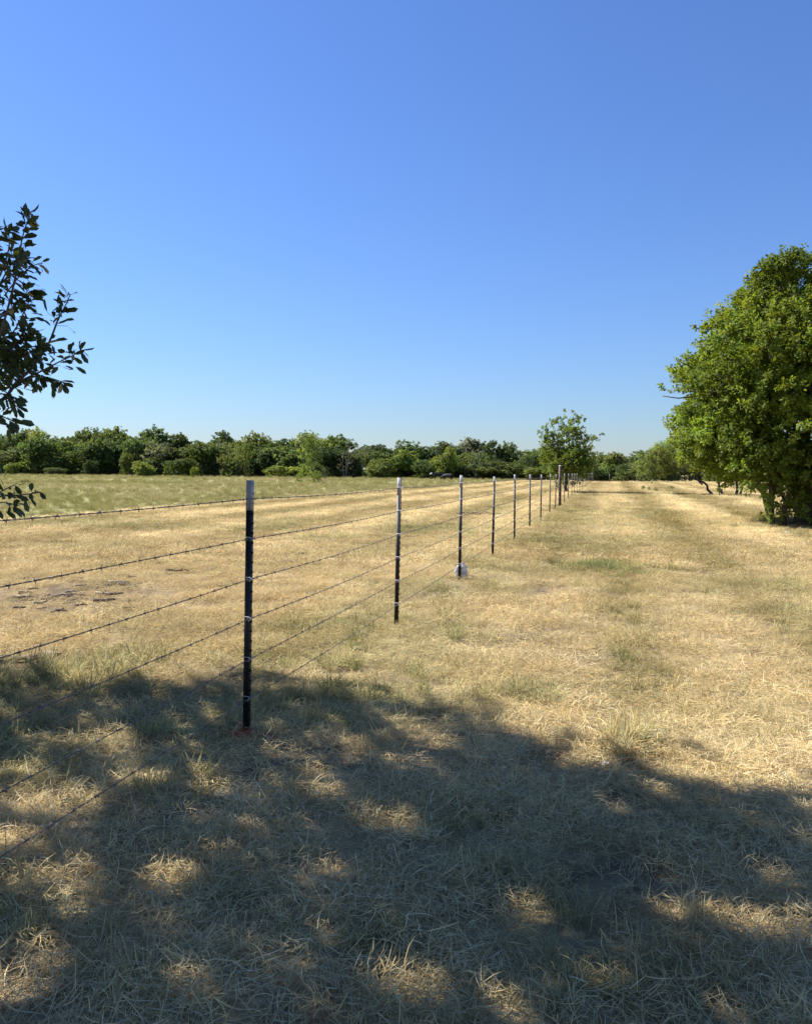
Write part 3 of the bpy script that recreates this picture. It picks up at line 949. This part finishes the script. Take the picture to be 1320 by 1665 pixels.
# --- lone tree beside the fence --------------------------------------------------------------
LT_Y = 57.0
lc = P(921, 800, LT_Y); lc[2] = 0
ll = []
for (px, py, rr) in [(893, 682, 8), (905, 690, 11), (925, 682, 12), (940, 692, 11), (948, 684, 6), (885, 704, 9), (880, 716, 9), (900, 712, 14), (922, 708, 15), (945, 712, 12),
                     (960, 706, 8), (966, 722, 9), (978, 719, 6), (958, 736, 13), (935, 735, 18), (908, 738, 18), (886, 736, 11), (876, 728, 6), (898, 760, 16),
                     (922, 762, 18), (944, 760, 16), (960, 754, 10), (888, 762, 9), (908, 778, 10), (926, 778, 10), (896, 745, 14), (915, 750, 18), (932, 748, 18)]:
    for q in range(2 if rr > 12 else 1):
        c = P(921 + (px - 921) * .92 + r.normal(0, 3), py + r.normal(0, 3), LT_Y) - lc; c[1] = r.uniform(-1, 1) * (1.5 if rr > 12 else .8)
        rw = rr / F * LT_Y * 1.05
        ll.append((c, np.array([rw, rw, rw * 0.8])))
tree('lone_tree', 'lone rounded tree with an open ragged top standing beside the fence line', 'tree', lc, ll,
     [((0, 0, -.2), (.1, 0, 2.6), .14, .08), ((.05, 0, 1.0), (-.8, .3, 3.6), .07, .03), ((.05, 0, 1.2), (1.1, -.2, 3.2), .07, .03), ((.1, 0, 2.4), (.1, .2, 4.6), .08, .03)],
     1250, 22, 0.30, 0.12, 0.078, (0.140, 0.185, 0.038), 15, inner=0.25)

# --- leaning feathery tree behind ------------------------------------------------------------
ML_Y = 54.0
mc = P(1165, 806, ML_Y); mc[2] = 0
ll = []
for (px, py, rr) in [(1050, 762, 13), (1062, 770, 9), (1056, 750, 12), (1072, 742, 13), (1085, 728, 14), (1080, 760, 14), (1095, 745, 16), (1110, 725, 16), (1125, 740, 16), (1105, 752, 12),
                     (1140, 720, 15), (1150, 750, 16), (1170, 735, 15), (1120, 710, 12), (1185, 755, 16), (1200, 735, 16), (1160, 700, 12), (1088, 764, 8)]:
    c = P(px, py, ML_Y) - mc; c[1] = r.uniform(-1.6, 1.6); rw = rr / F * ML_Y * 1.15
    ll.append((c, np.array([rw, rw, rw * 0.75])))
tree('leaning_mesquite', 'feathery pale green tree with dark trunks leaning left behind the big tree', 'tree', mc, ll,
     [((.1, 0, -.2), (-2.1, .2, 1.75), .10, .05), ((-1.6, .2, 1.4), (-3.6, .1, 2.3), .06, .02), ((-.9, .1, .75), (-2.6, -.2, 2.9), .06, .02), ((.55, .2, -.2), (.1, .3, 2.6), .10, .04),
      ((1.2, -.3, -.2), (1.5, -.2, 2.6), .12, .05), ((1.5, .2, -.2), (2.6, .2, 2.8), .09, .04)],
     1300, 34, 0.36, 0.13, 0.045, (0.19, 0.235, 0.08), 18, inner=0.2)

# --- far treeline ----------------------------------------------------------------------------


def proto_crown(seed, shape, nl, ntw, per, L, W):
    """crown and trunk for a tree one metre high and about one metre wide"""
    r = np.random.default_rng(seed)
    lobes = []
    for q in range(nl):
        th = r.uniform(0, 2 * np.pi); ph = np.arccos(r.uniform(-0.75, 1.0))
        d = np.array([math.sin(ph) * math.cos(th), math.sin(ph) * math.sin(th), math.cos(ph)])
        rad = np.array(shape) * r.uniform(0.6, 1.0)
        c = np.array([0, 0, 1 - shape[2] * 1.08]) + d * rad * 0.82
        c[2] = max(c[2], 0.07)
        s = r.uniform(0.15, 0.27)
        lobes.append((c, np.array([s, s, s * 0.75])))
    for q in range(12):
        th = r.uniform(0, 2 * np.pi); rd = r.uniform(.5, 1.0)
        s = r.uniform(0.09, 0.15)
        lobes.append((np.array([shape[0] * .85 * rd * math.cos(th), shape[1] * .85 * rd * math.sin(th), r.uniform(.05, .24)]), np.array([s, s, s * .9])))
    mb = MB()
    st = []
    for q in range(r.integers(1, 4)):
        a = np.array([r.normal(0, .05), r.normal(0, .05), -.05]); b_ = np.array([r.normal(0, .14), r.normal(0, .14), r.uniform(.5, .75)])
        st.append(limb(mb, r, a, b_, .025, .010, .1, 7, 6))
    allp = np.vstack(st)
    for c, R in lobes[::2]:
        j = int(np.argmin(np.linalg.norm(allp - c, axis=1) + np.maximum(allp[:, 2] - c[2], 0)))
        limb(mb, r, allp[j], c, .008, .003, .1, 5, 4)
    p_, d, k = sample_lobes(r, lobes, ntw, 0.3, 0.15)
    td = unit(d * 0.7 + r.normal(size=d.shape) * 0.6 + np.array([0, 0, 0.25]))
    V, Q, c = twig_leaves(r, p_, td, per, 0.065, L, W, 0.5, outward=d, lobe=k)
    V[:, 2] = np.maximum(V[:, 2], 0.0)
    return mesh_np('far_crown', V, Q, M_LEAF, {'tint': c}), mb.mesh('far_trunk', M_BARK, True), mb.mesh('far_trunk_pale', M_BARK_PALE, True)


PROTO = [proto_crown(300 + k, sh, nl, 900, 15, .040, .028) for k, (sh, nl) in enumerate(
    [((.45, .45, .43), 17), ((.50, .48, .42), 20), ((.40, .40, .44), 14), ((.52, .5, .40), 20), ((.42, .42, .43), 13), ((.48, .45, .41), 17), ((.36, .36, .45), 12)])]
AIRY = [proto_crown(340 + k, sh, nl, 330, 13, .040, .022) for k, (sh, nl) in enumerate([((.45, .42, .47), 22), ((.55, .5, .46), 24), ((.4, .4, .46), 18)])]
BARE = [proto_crown(360, (.5, .45, .46), 26, 60, 10, .028, .016)]

GREENS = {'dark': (0.078, 0.110, 0.044), 'mid': (0.112, 0.152, 0.050), 'olive': (0.150, 0.178, 0.066), 'bright': (0.20, 0.245, 0.07), 'grey': (0.150, 0.165, 0.105)}
TOPS = [(-60, 708), (0, 705), (30, 696), (60, 690), (92, 706), (110, 700), (130, 709), (165, 690), (200, 706), (250, 696), (290, 706), (330, 696), (352, 700), (385, 704), (420, 710),
        (450, 709), (500, 704), (540, 707), (580, 711), (625, 724), (680, 716), (705, 722), (755, 716), (790, 713), (830, 722), (870, 728), (930, 733), (980, 733), (1003, 726), (1040, 723), (1065, 725), (1110, 712), (1200, 712)]
tx_, ty_ = np.array(TOPS).T


def far_tree(px, y, top, wpx, look, kind, label, group, name='treeline_tree', cat='tree'):
    r = np.random.default_rng(int(px * 7 + y * 13) & 0xffff)
    fam = {'full': PROTO, 'airy': AIRY, 'bare': BARE}[kind]
    cm, tm, tp = fam[r.integers(0, len(fam))]
    h = CAM_H - (top - hor(px)) / F * y
    wid = wpx / F * y
    x_ = (px - 660) / F * y
    root = thing(name, label, cat, (x_, y, 0), r.uniform(0, 6.28), group)
    root.scale = (wid, wid, h)
    link('trunk', tp if kind == 'bare' or look == 'grey' else tm, root)
    c = link('crown', cm, root)
    g_ = np.array(GREENS[look]) * r.uniform(0.88, 1.14) * np.array([r.uniform(.88, 1.02), 1, r.uniform(.85, 1.15)])
    c.color = (*g_, 1)
    return root


def ordn(k):
    w1 = ['first', 'second', 'third', 'fourth', 'fifth', 'sixth', 'seventh', 'eighth', 'ninth', 'tenth', 'eleventh', 'twelfth', 'thirteenth', 'fourteenth', 'fifteenth',
          'sixteenth', 'seventeenth', 'eighteenth', 'nineteenth', 'twentieth']
    t1 = {2: 'twenty', 3: 'thirty', 4: 'forty', 5: 'fifty', 6: 'sixty', 7: 'seventy'}
    if k < 20: return w1[k]
    n = k + 1
    if n % 10 == 0: return {30: 'thirtieth', 40: 'fortieth', 50: 'fiftieth', 60: 'sixtieth', 70: 'seventieth'}[n]
    return t1[n // 10] + '-' + w1[n % 10 - 1]


rt = np.random.default_rng(77)
LOOKW = {'dark': 'dark green', 'mid': 'mid green', 'olive': 'olive green', 'bright': 'bright yellow green', 'grey': 'greyish'}
# rear row: sets the skyline
px = -40.0; k = 0
while px < 1340:
    y = rt.uniform(172, 190)
    top = np.interp(px, tx_, ty_) + rt.uniform(-7, 5)
    look = rt.choice(['dark', 'dark', 'mid', 'mid', 'olive'])
    if 740 < px < 800: look = 'grey'
    far_tree(px, y, top, rt.uniform(62, 96), look, 'full', '%s tree in the rear row of the far treeline, %s from the left' % (LOOKW[look], ordn(k)), 'trees of the far treeline')
    px += rt.uniform(26, 46); k += 1
# front row
px = -30.0; k = 0
while px < 1330:
    y = rt.uniform(152, 166)
    top = np.interp(px, tx_, ty_) + rt.uniform(6, 32)
    look = rt.choice(['dark', 'mid', 'mid', 'olive', 'dark'])
    kind = 'full'
    if rt.uniform() < 0.1: look = 'bright'
    if rt.uniform() < 0.09: look, kind = 'grey', 'airy'
    if 880 < px < 1060: y -= 12
    far_tree(px, y, top, rt.uniform(54, 84), look, kind, '%s tree in the front row of the far treeline, %s from the left' % (LOOKW[look], ordn(k)), 'trees of the far treeline')
    px += rt.uniform(20, 36); k += 1
# brush at the foot of the trees
px = -25.0; k = 0
while px < 1330:
    y = rt.uniform(144, 152)
    base = hor(px) + CAM_H * F / y
    look = rt.choice(['mid', 'olive', 'olive', 'bright', 'dark'])
    if 900 < px < 1060: y -= 10
    far_tree(px, y, base - rt.choice([12, 16, 20, 26, 34, 40]) - rt.uniform(0, 5), rt.uniform(26, 60), look, 'full', 'low %s bush at the foot of the far treeline, %s from the left' % (LOOKW[look], ordn(k)),
             'bushes along the far treeline', 'treeline_bush', 'bush')
    px += rt.uniform(34, 100); k += 1
# ones that stand out
far_tree(505, 150, 701, 58, 'bright', 'airy', 'tall airy yellow green tree in front of the far treeline', None, 'pale_tree')
far_tree(724, 148, 722, 46, 'bright', 'full', 'bright yellow green tree above the black cattle', None, 'pale_tree')
far_tree(775, 150, 716, 56, 'grey', 'bare', 'half bare grey tree right of the cattle in the treeline', None, 'bare_tree')
far_tree(560, 152, 722, 44, 'grey', 'bare', 'half bare grey tree beside the tall airy tree', None, 'bare_tree')
far_tree(60, 182, 688, 46, 'bright', 'airy', 'thin pale tree top rising above the left treeline', None, 'pale_tree')
far_tree(233, 138, 748, 44, 'bright', 'full', 'bright green round bush before the dark gap in the treeline', None, 'bright_bush', 'bush')
far_tree(316, 128, 757, 13, 'bright', 'full', 'small bright sapling in front of the dark treeline gap', None, 'sapling')
far_tree(387, 146, 722, 46, 'olive', 'airy', 'loose olive tree behind the tip of the nearest post', None, 'olive_tree')
# shrubs in the meadow
far_tree(513, 88, 763, 30, 'bright', 'airy', 'small yellow green mesquite shrub standing in the meadow', None, 'meadow_shrub', 'shrub')
far_tree(487, 92, 768, 18, 'bright', 'airy', 'low thin shrub left of the yellow green meadow shrub', None, 'meadow_shrub', 'shrub')
far_tree(528, 100, 752, 14, 'grey', 'bare', 'thin leafless sapling beside the yellow green meadow shrub', None, 'bare_sapling', 'sapling')
for (px, py, hh, ww, lab) in [(1046, 797, 9, 10, 'small leafy weed in the field, left of three'), (1056, 799, 8, 9, 'small leafy weed in the field, middle of three'),
                              (1066, 801, 9, 12, 'small leafy weed in the field, right of three'), (1092, 797, 7, 9, 'small weed in the field below the leaning tree')]:
    y = G(px, py)[1]
    far_tree(px, y, py - hh, ww, 'mid', 'airy', lab, None, 'field_weed', 'weed')
for (px, py, hh, ww, lab) in [(40, 787, 8, 26, 'low dark weed clump in the meadow behind the branch'), (320, 797, 5, 12, 'small dark weed in the meadow near the nearest post'),
                              (690, 793, 5, 14, 'low weed at the meadow edge below the cattle')]:
    y = G(px, py)[1]
    far_tree(px, y, py - hh, ww, 'olive', 'airy', lab, None, 'meadow_weed', 'weed')

# ------------------------------------------------------------------ the oak on the left whose shade covers the foreground
OT = np.array([-6.15, 4.75, 0.0])
TAN = math.tan(SUN_EL)
# sunny gaps on the ground: photograph pixel, radii in metres
GAPS = [(540, 1295, .17, .09), (520, 1258, .13, .05), (685, 1252, .16, .06), (300, 1435, .10, .08), (140, 1432, .09, .12), (20, 1372, .18, .14), (110, 1345, .10, .06), (690, 1522, .09, .06),
        (705, 1618, .09, .06), (1210, 1503, .11, .07), (1095, 1488, .12, .06), (130, 1480, .07, .08), (10, 1620, .12, .07), (850, 1650, .08, .05), (240, 1275, .17, .07), (350, 1265, .10, .05),
        (210, 1197, .09, .06), (300, 1180, .08, .05), (690, 1195, .10, .06), (1010, 1312, .08, .05), (480, 1230, .10, .04), (1240, 1345, .06, .05), (880, 1480, .06, .05), (1010, 1600, .08, .05),
        (730, 1215, .16, .05), (930, 1245, .14, .04), (60, 1440, .09, .07), (330, 1620, .06, .04), (560, 1420, .05, .04), (1280, 1440, .07, .04), (90, 1560, .08, .08), (790, 1130, .25, .10), (640, 1105, .3, .06)]
EDGE = [(-200, 1050), (0, 1082), (60, 1090), (120, 1120), (200, 1115), (300, 1120), (400, 1095), (450, 1105), (520, 1108), (600, 1120), (700, 1155), (780, 1150), (860, 1195), (950, 1235), (1050, 1265), (1150, 1285), (1320, 1300), (1500, 1312), (1900, 1330)]
ex_, ey_ = np.array([G(a, b) for a, b in EDGE]).T
gap_w = [(G(a, b)[0], G(a, b)[1], c, d) for a, b, c, d in GAPS]


def shade_keep(p_, grow):
    """True for leaves whose shadow falls inside the shaded ground, outside the sunny gaps"""
    h = p_[:, 2]
    gx = p_[:, 0] - SUN_AZ[0] * h / TAN
    gy = p_[:, 1] - SUN_AZ[1] * h / TAN
    lim = np.interp(gx, ex_, ey_)
    keep = gy < lim + 0.95 * (fbm(gx * 1.9, gy * 2.6, 401, 3) - 0.5) + 0.95 * (fbm(gx * 5.0, gy * 7.0, 431, 2) - 0.5) + 0.05 + grow
    keep &= p_[:, 0] < -0.53 * p_[:, 1] - 0.55
    if grow == 0:
        rr = np.random.default_rng(5).uniform(0, 1, len(p_))
        n1 = fbm(gx * 7, gy * 7, 451, 2) - 0.5
        for (a, b, c, d) in gap_w:
            e = ((gx - a) / (c * 0.72 + 0.015)) ** 2 + ((gy - b) / (d * 0.72 + 0.015)) ** 2 + 2.0 * n1
            keep &= ~((e < 1.0) & (rr > 0.05))
        keep &= ~((fbm(gx * 4.5, gy * 6.5, 461, 2) > 0.735 + 0.05 * np.clip(gx, -1, 1)) & (rr > 0.1))
        keep &= ~((fbm(gx * 9.0, gy * 12.0, 471, 2) > 0.775) & (rr > 0.1))
    return keep


ol = []
ro = np.random.default_rng(31)
for q in range(120):
    th = ro.uniform(0, 2 * np.pi); rad = 3.55 * math.sqrt(ro.uniform(0, 1)); z = ro.uniform(2.3, 8.4)
    if z > 6.6: rad *= 0.9
    ol.append((np.array([rad * math.cos(th), rad * math.sin(th), z]), ro.uniform(0.6, 0.95)))
for q in range(46):                       # boughs whose shade closes the right of the foreground
    gx_, gy_ = G(ro.uniform(820, 1650), ro.uniform(1285, 1420)); h_ = ro.uniform(5.0, 8.8)
    ol.append((np.array([gx_ + SUN_AZ[0] * h_ / TAN, gy_ + SUN_AZ[1] * h_ / TAN, h_]) - OT, ro.uniform(0.3, 0.6)))
ost = [((0, 0, -.2), (0.2, -.1, 3.2), .21, .14), ((.1, 0, 2.0), (1.7, -1.2, 4.2), .10, .04), ((.1, 0, 2.4), (-1.6, -1.0, 5.2), .10, .04), ((.2, -.1, 3.0), (.3, 1.4, 6.2), .10, .04),
       ((.2, -.1, 3.1), (.5, -.6, 7.2), .11, .03), ((.1, 0, 1.7), (1.6, -.4, 2.3), .09, .05), ((.1, .0, 2.2), (-1.5, 1.5, 5.0), .09, .04)]
oak = tree('oak_tree', 'leafy dark oak at the left edge with twigs reaching into view', 'tree', OT, ol, ost, 17500, 24, 0.34, 0.074, 0.040,
           (0.062, 0.090, 0.026), 33, mat=M_LEAF_OAK, inner=0.0, filt=shade_keep, limbs=False, up=0.0)
# limbs that carry the visible twigs, and the twigs with their own larger modelled leaves
VB = 3.35                                        # distance of the visible twigs
main = [  # (pixel polyline, distance, base radius, leaves, leaf scale)
    ([(-60, 640), (-20, 590), (5, 520), (22, 450), (33, 385), (46, 345)], 3.30, .007, 60, 1.05),
    ([(-70, 560), (-30, 500), (0, 440), (12, 395), (5, 365)], 3.35, .006, 44, 1.0),
    ([(5, 480), (28, 450), (50, 432), (66, 428)], 3.25, .003, 14, .75),
    ([(-70, 690), (0, 652), (25, 622), (50, 598), (76, 560), (92, 520), (103, 498), (112, 478)], 3.35, .009, 62, .95),
    ([(25, 622), (60, 606), (95, 588), (116, 578), (131, 569)], 3.33, .0045, 26, .9),
    ([(20, 628), (55, 612), (78, 614), (104, 622)], 3.30, .0045, 30, .9),
    ([(-60, 620), (-10, 585), (25, 560), (48, 535)], 3.42, .006, 64, 1.0),
    ([(-60, 540), (-10, 520), (20, 500), (44, 470)], 3.42, .006, 52, 1.0),
    ([(-50, 600), (0, 600), (40, 575), (70, 560)], 3.38, .005, 56, 1.0),
    ([(-50, 500), (-10, 470), (15, 430), (36, 418)], 3.45, .005, 40, 1.0),
    ([(-60, 580), (-20, 560), (15, 545), (40, 500), (52, 470)], 3.48, .005, 56, 1.0),
    ([(-40, 650), (0, 640), (18, 652), (28, 664)], 3.3, .004, 26, .9),
    ([(-50, 670), (-10, 672), (14, 682), (30, 686)], 3.25, .004, 24, 1.05),
    ([(-60, 830), (-20, 812), (10, 806), (30, 805), (50, 803), (68, 800)], 3.1, .004, 14, .9),
    ([(-30, 815), (0, 800), (14, 793), (28, 786)], 3.1, .003, 7, .85),
    ([(-40, 830), (-8, 818), (14, 818), (32, 822)], 3.15, .003, 14, .9),
    ([(-60, 610), (-20, 625), (10, 612), (30, 590)], 3.5, .004, 50, 1.0),
    ([(-60, 470), (-30, 520), (0, 560), (20, 580)], 3.55, .004, 60, 1.0),
]
mb = MB(); LV = []; LQ = []; LT = []; LC = []; nn_ = 0
for (poly, dist, r0, nlv, ls) in main:
    nlv = int(nlv * 1.5)
    pts = np.array([P(a, b + 0, dist + ro.normal(0, .03) + 0.0008 * max(0, -a)) for a, b in poly])
    tt = np.linspace(0, len(pts) - 1, len(pts) * 4)
    i0 = np.clip(tt.astype(int), 0, len(pts) - 2); f = (tt - i0)[:, None]
    pm_ = np.clip(i0 - 1, 0, None); p3_ = np.clip(i0 + 2, None, len(pts) - 1)
    A, B_, C_, D_ = pts[pm_], pts[i0], pts[i0 + 1], pts[p3_]
    cv = 0.5 * ((2 * B_) + (-A + C_) * f + (2 * A - 5 * B_ + 4 * C_ - D_) * f ** 2 + (-A + 3 * B_ - 3 * C_ + D_) * f ** 3)
    mb.tube(cv - OT, np.linspace(r0, 0.0014, len(cv)), 6)
    # leaves: singly and in small whorls along the twig
    s = np.sort(ro.uniform(0.12, 1.0, nlv)) ** 0.85
    ii = np.clip((s * (len(cv) - 1)), 0, len(cv) - 1.001); i1 = ii.astype(int); ff = (ii - i1)[:, None]
    pos = cv[i1] * (1 - ff) + cv[i1 + 1] * ff
    td = unit(cv[i1 + 1] - cv[i1])
    spread = np.where(s < 0.75, 0.055, 0.012)[:, None]
    side = unit(np.cross(td, unit(ro.normal(size=(nlv, 3)))))
    pos = pos + side * spread * ro.uniform(0, 1, (nlv, 1))
    ax_ = unit(td * ro.uniform(0.1, 0.9, (nlv, 1)) + side * 0.8 + np.array([0, 0, -0.35]) + ro.normal(size=(nlv, 3)) * 0.25)
    nr = unit(ro.normal(size=(nlv, 3)) * 0.7 + np.array([0, -0.3, 0.6]))
    L_ = 0.054 * ls * ro.uniform(0.7, 1.15, nlv)
    V, (Q4, T3), k = leaves(ro, pos - OT, ax_, nr, L_, L_ * ro.uniform(0.36, 0.50, nlv), 0.10, True)
    c = np.clip(ro.normal(1.0, 0.22, nlv), .5, 1.7)[:, None] * np.array([1.0, 1.0, 1.0])
    dry = (ro.uniform(0, 1, nlv) < 0.07) & (s > 0.6)
    c[dry] = np.array([6.5, 3.6, 5.0])  # tan tint paints sunlight onto a few leaves towards the twig ends
    LV.append(V); LQ.append(Q4 + nn_); LT.append(T3 + nn_); LC.append(np.repeat(c, 7, 0)); nn_ += len(V)
    for q in range(0, nlv, 3):       # leaf stalks
        j = i1[q]
        mb.tube([cv[j] - OT, pos[q] - OT], .0009, 4)
limb(mb, ro, (1.6, -.4, 2.3), P(-60, 640, 3.42) - OT, .035, .010, .05, 9, 7)
limb(mb, ro, (1.9, -.5, 2.2), P(-70, 690, 3.40) - OT, .024, .009, .05, 8, 6)
limb(mb, ro, (1.9, -.5, 2.2), P(-60, 830, 3.1) - OT, .018, .005, .06, 8, 6)
link('branches', mb.mesh('branches', M_BARK, True), oak)
me = bpy.data.meshes.new('near_leaves')
V = np.vstack(LV); Q4 = np.vstack(LQ); T3 = np.vstack(LT)
me.from_pydata(V.tolist(), [], Q4.tolist() + T3.tolist())
at_ = me.attributes.new('tint', 'FLOAT_COLOR', 'POINT'); c4 = np.ones((len(V), 4), np.float32); c4[:, :3] = np.vstack(LC)
at_.data.foreach_set('color', c4.ravel()); me.materials.append(M_LEAF_OAK); me.update()
nl_ = link('near_leaves', me, oak); nl_.color = (0.045, 0.068, 0.022, 1); tag(nl_, None, None, None, 'stuff')

# ------------------------------------------------------------------ cattle


def cow(loc, rz, label, white, head_down, seed):
    """a standing cow, about 1.3 m at the back, facing local +x"""
    root = thing('cow', label, 'cow', loc, rz, 'black cattle by the treeline')
    J = []; E = []; R = []

    def v(p, rad, par=None):
        J.append(p); R.append(rad)
        if par is not None: E.append((par, len(J) - 1))
        return len(J) - 1
    hip = v((-0.62, 0, 1.02), (.27, .30))
    mid = v((-0.1, 0, .98), (.30, .36), hip)
    sh = v((0.48, 0, 1.02), (.27, .33), mid)
    ru = v((-0.86, 0, 1.04), (.19, .2), hip)
    tl = v((-0.95, 0, .85), (.035, .035), ru); v((-0.97, 0, .45), (.025, .025), tl)
    nk = v((0.80, 0, 1.10 if not head_down else .85), (.17, .19), sh)
    hz = 1.22 if not head_down else .45
    hd = v((1.08, 0, hz), (.115, .125), nk)
    hd2 = v((1.26, 0, hz - .10), (.10, .10), hd); mz = v((1.42, 0, hz - .2), (.075, .08), hd2)
    v((1.05, .17, hz + .06), (.035, .05), hd); v((1.05, -.17, hz + .06), (.035, .05), hd)
    for s in (-1, 1):
        a = v((0.50, .17 * s, .72), (.12, .10), sh); b = v((0.52, .17 * s, .38), (.062, .058), a); c = v((.50, .17 * s, .03), (.055, .055), b)
        a = v((-0.66, .17 * s, .70), (.15, .12), hip); b = v((-0.80, .17 * s, .42), (.07, .062), a); c = v((-.74, .17 * s, .03), (.056, .056), b)
    me = bpy.data.meshes.new('cow_skel'); me.from_pydata(J, E, [])
    ob = bpy.data.objects.new('cow_tmp', me); COL.objects.link(ob)
    m1 = ob.modifiers.new('skin', 'SKIN')
    if not me.skin_vertices:
        pass
    for q, sv in enumerate(me.skin_vertices[0].data):
        sv.radius = R[q]; sv.use_root = (q == 0)
    m2 = ob.modifiers.new('sub', 'SUBSURF'); m2.levels = 2; m2.render_levels = 2
    dg = bpy.context.evaluated_depsgraph_get()
    bm_ = bpy.data.meshes.new_from_object(ob.evaluated_get(dg))
    bpy.data.objects.remove(ob)
    bm_.materials.clear(); bm_.materials.append(M_HIDE); bm_.materials.append(M_FACE)
    if white:
        for pl in bm_.polygons:
            if pl.center.x > 1.02 and abs(pl.center.y) < .14:
                pl.material_index = 1
    for pl in bm_.polygons: pl.use_smooth = True
    bm_.name = 'cow_body'
    link('body', bm_, root)
    return root


for (px, y, rz, lab, wh, hdn, sc) in [(712, 131, math.pi + .12, 'black cow with a white face, looking left before the treeline', True, False, .95),
                                      (727, 124, math.pi - .5, 'black cow with head lowered, right of the white faced cow', False, True, .92)]:
    c_ = cow(((px - 660) / F * y, y, -.04), rz, lab, wh, hdn, 1); c_.scale = (sc, sc, sc)

# ------------------------------------------------------------------ sticks, bark and stones


def stick(px, py, L, r0, rz, mat, label, name='stick', flat=False, group=None, bend=.15, seed=0):
    r = np.random.default_rng(seed + int(px * 3 + py))
    x_, y_ = G(px, py)
    z_ = float(gz(np.array([x_]), np.array([y_]))[0])
    mb = MB(); n = 8; t_ = np.linspace(-.5, .5, n)
    pts = np.stack([t_ * L, bend * L * (t_ ** 2) * 2 + r.normal(0, .02 * L, n), r0 * .9 + .035 + .02 * L * r.normal(0, 1, n)], 1)
    if flat:   # curled slab of bark
        V = []; Q = []
        for q in range(n):
            for a in np.linspace(-1, 1, 5):
                V.append((pts[q, 0], pts[q, 1] + a * r0 * (1 - .6 * abs(t_[q]) ** 1.5 * 2), .03 + r0 * .55 * (1 - a * a) + r.normal(0, .004)))
        V = np.array(V); nV = len(V); V = np.vstack([V, V - np.array([0, 0, .008])])
        for q in range(n - 1):
            for a in range(4):
                i_ = q * 5 + a
                Q.append((i_, i_ + 5, i_ + 6, i_ + 1)); Q.append((nV + i_, nV + i_ + 1, nV + i_ + 6, nV + i_ + 5))
        for q in range(n - 1):
            for a in (0, 4):
                i_ = q * 5 + a
                Q.append((i_, nV + i_, nV + i_ + 5, i_ + 5))
        mb.add(V, Q)
    else:
        mb.tube(pts, r0 * np.linspace(1.1, .5, n), 6)
        mb.tube([pts[4], pts[4] + np.array([L * .15, L * .12, .02])], [r0 * .6, r0 * .25], 5)
    o = link(name, mb.mesh(name, mat, not flat), None, (x_, y_, z_))
    o.rotation_euler = (0, 0, rz)
    tag(o, label, 'stick' if not flat else 'bark', group)
    return o


stick(38, 977, .16, .045, .2, M_PALEWOOD, 'pale curled piece of bark lying on the bare soil at left', 'bark_piece', True)
stick(58, 1075, .34, .03, .45, M_STICK, 'long dark bark strip just above the shade edge at left', 'bark_piece', True)
stick(82, 1068, .20, .04, -.3, M_PALEWOOD, 'pale bark strip beside the long dark one at the shade edge', 'bark_piece', True)
stick(112, 975, .28, .014, .5, M_PALEWOOD, 'pale broken stick on the bare soil at left')
stick(172, 985, .22, .022, .35, M_STICK, 'dark stub of wood on the bare soil below the second wire')
stick(190, 975, .2, .016, .8, M_STICK, 'short dark stick right of the dark stub')
stick(195, 955, .26, .018, -.1, M_PALEWOOD, 'grey weathered stick lying level on the straw at left')
stick(290, 935, .3, .016, .1, M_STICK, 'thin dark stick on the straw left of the nearest post')
stick(215, 947, .12, .02, .3, M_STICK, 'stubby dark wood chip above the grey stick')
stick(85, 945, .2, .010, -.6, M_PALEWOOD, 'slim pale twig on the straw at far left')
stick(494, 905, .16, .02, .3, M_STICK, 'dark wood scrap on the straw between the first two posts')
for q in range(9):      # brush lying beyond the third post
    stick(752 + q * 6, 837 + (q * 7 % 5) - 1, .5 + .1 * (q % 3), .02, .4 * math.sin(q * 2.1), M_STICK, 'dark broken brush lying in the stubble beyond the third post', 'brush_stick', False, 'brush beyond the third post')
rs = np.random.default_rng(9)
for q in range(44):
    stick(rs.uniform(5, 230), rs.uniform(938, 1005), rs.uniform(.05, .16), rs.uniform(.006, .018), rs.uniform(-1.4, 1.4), M_STICK if q % 4 else M_PALEWOOD,
          'small bit of dead wood scattered on the bare soil at left', 'wood_chip', False, 'wood bits on the bare soil', .1, q)


def stone(px, py, s, label, mat=M_STONE):
    x_, y_ = G(px, py)
    uu, vv = np.meshgrid(np.linspace(0, 2 * np.pi, 14, endpoint=False), np.linspace(0.05, np.pi - .05, 9))
    rr = s * (1 + .5 * (fbm(uu * 1.1 + px, vv * 1.6, 7, 3) - .5) * 2)
    V = np.stack([rr * np.sin(vv) * np.cos(uu), rr * .8 * np.sin(vv) * np.sin(uu), rr * .75 * np.cos(vv)], -1).reshape(-1, 3)
    i = np.arange(8)[:, None] * 14 + np.arange(14)[None, :]; i2 = np.arange(8)[:, None] * 14 + (np.arange(14)[None, :] + 1) % 14
    Q = np.stack([i, i + 14, i2 + 14, i2], -1).reshape(-1, 4)
    z_ = float(gz(np.array([x_]), np.array([y_]))[0])
    tag(link('stone', mesh_np('stone', V, Q, mat, None, False), None, (x_, y_, z_ + s * .5)), label, 'stone')


stone(990, 1245, .022, 'small pale stone at the edge of the shade on the right')
stone(1280, 868, .07, 'pale stone at the foot of the big tree')
stone(1190, 862, .05, 'small stone on the bare ground left of the big tree')
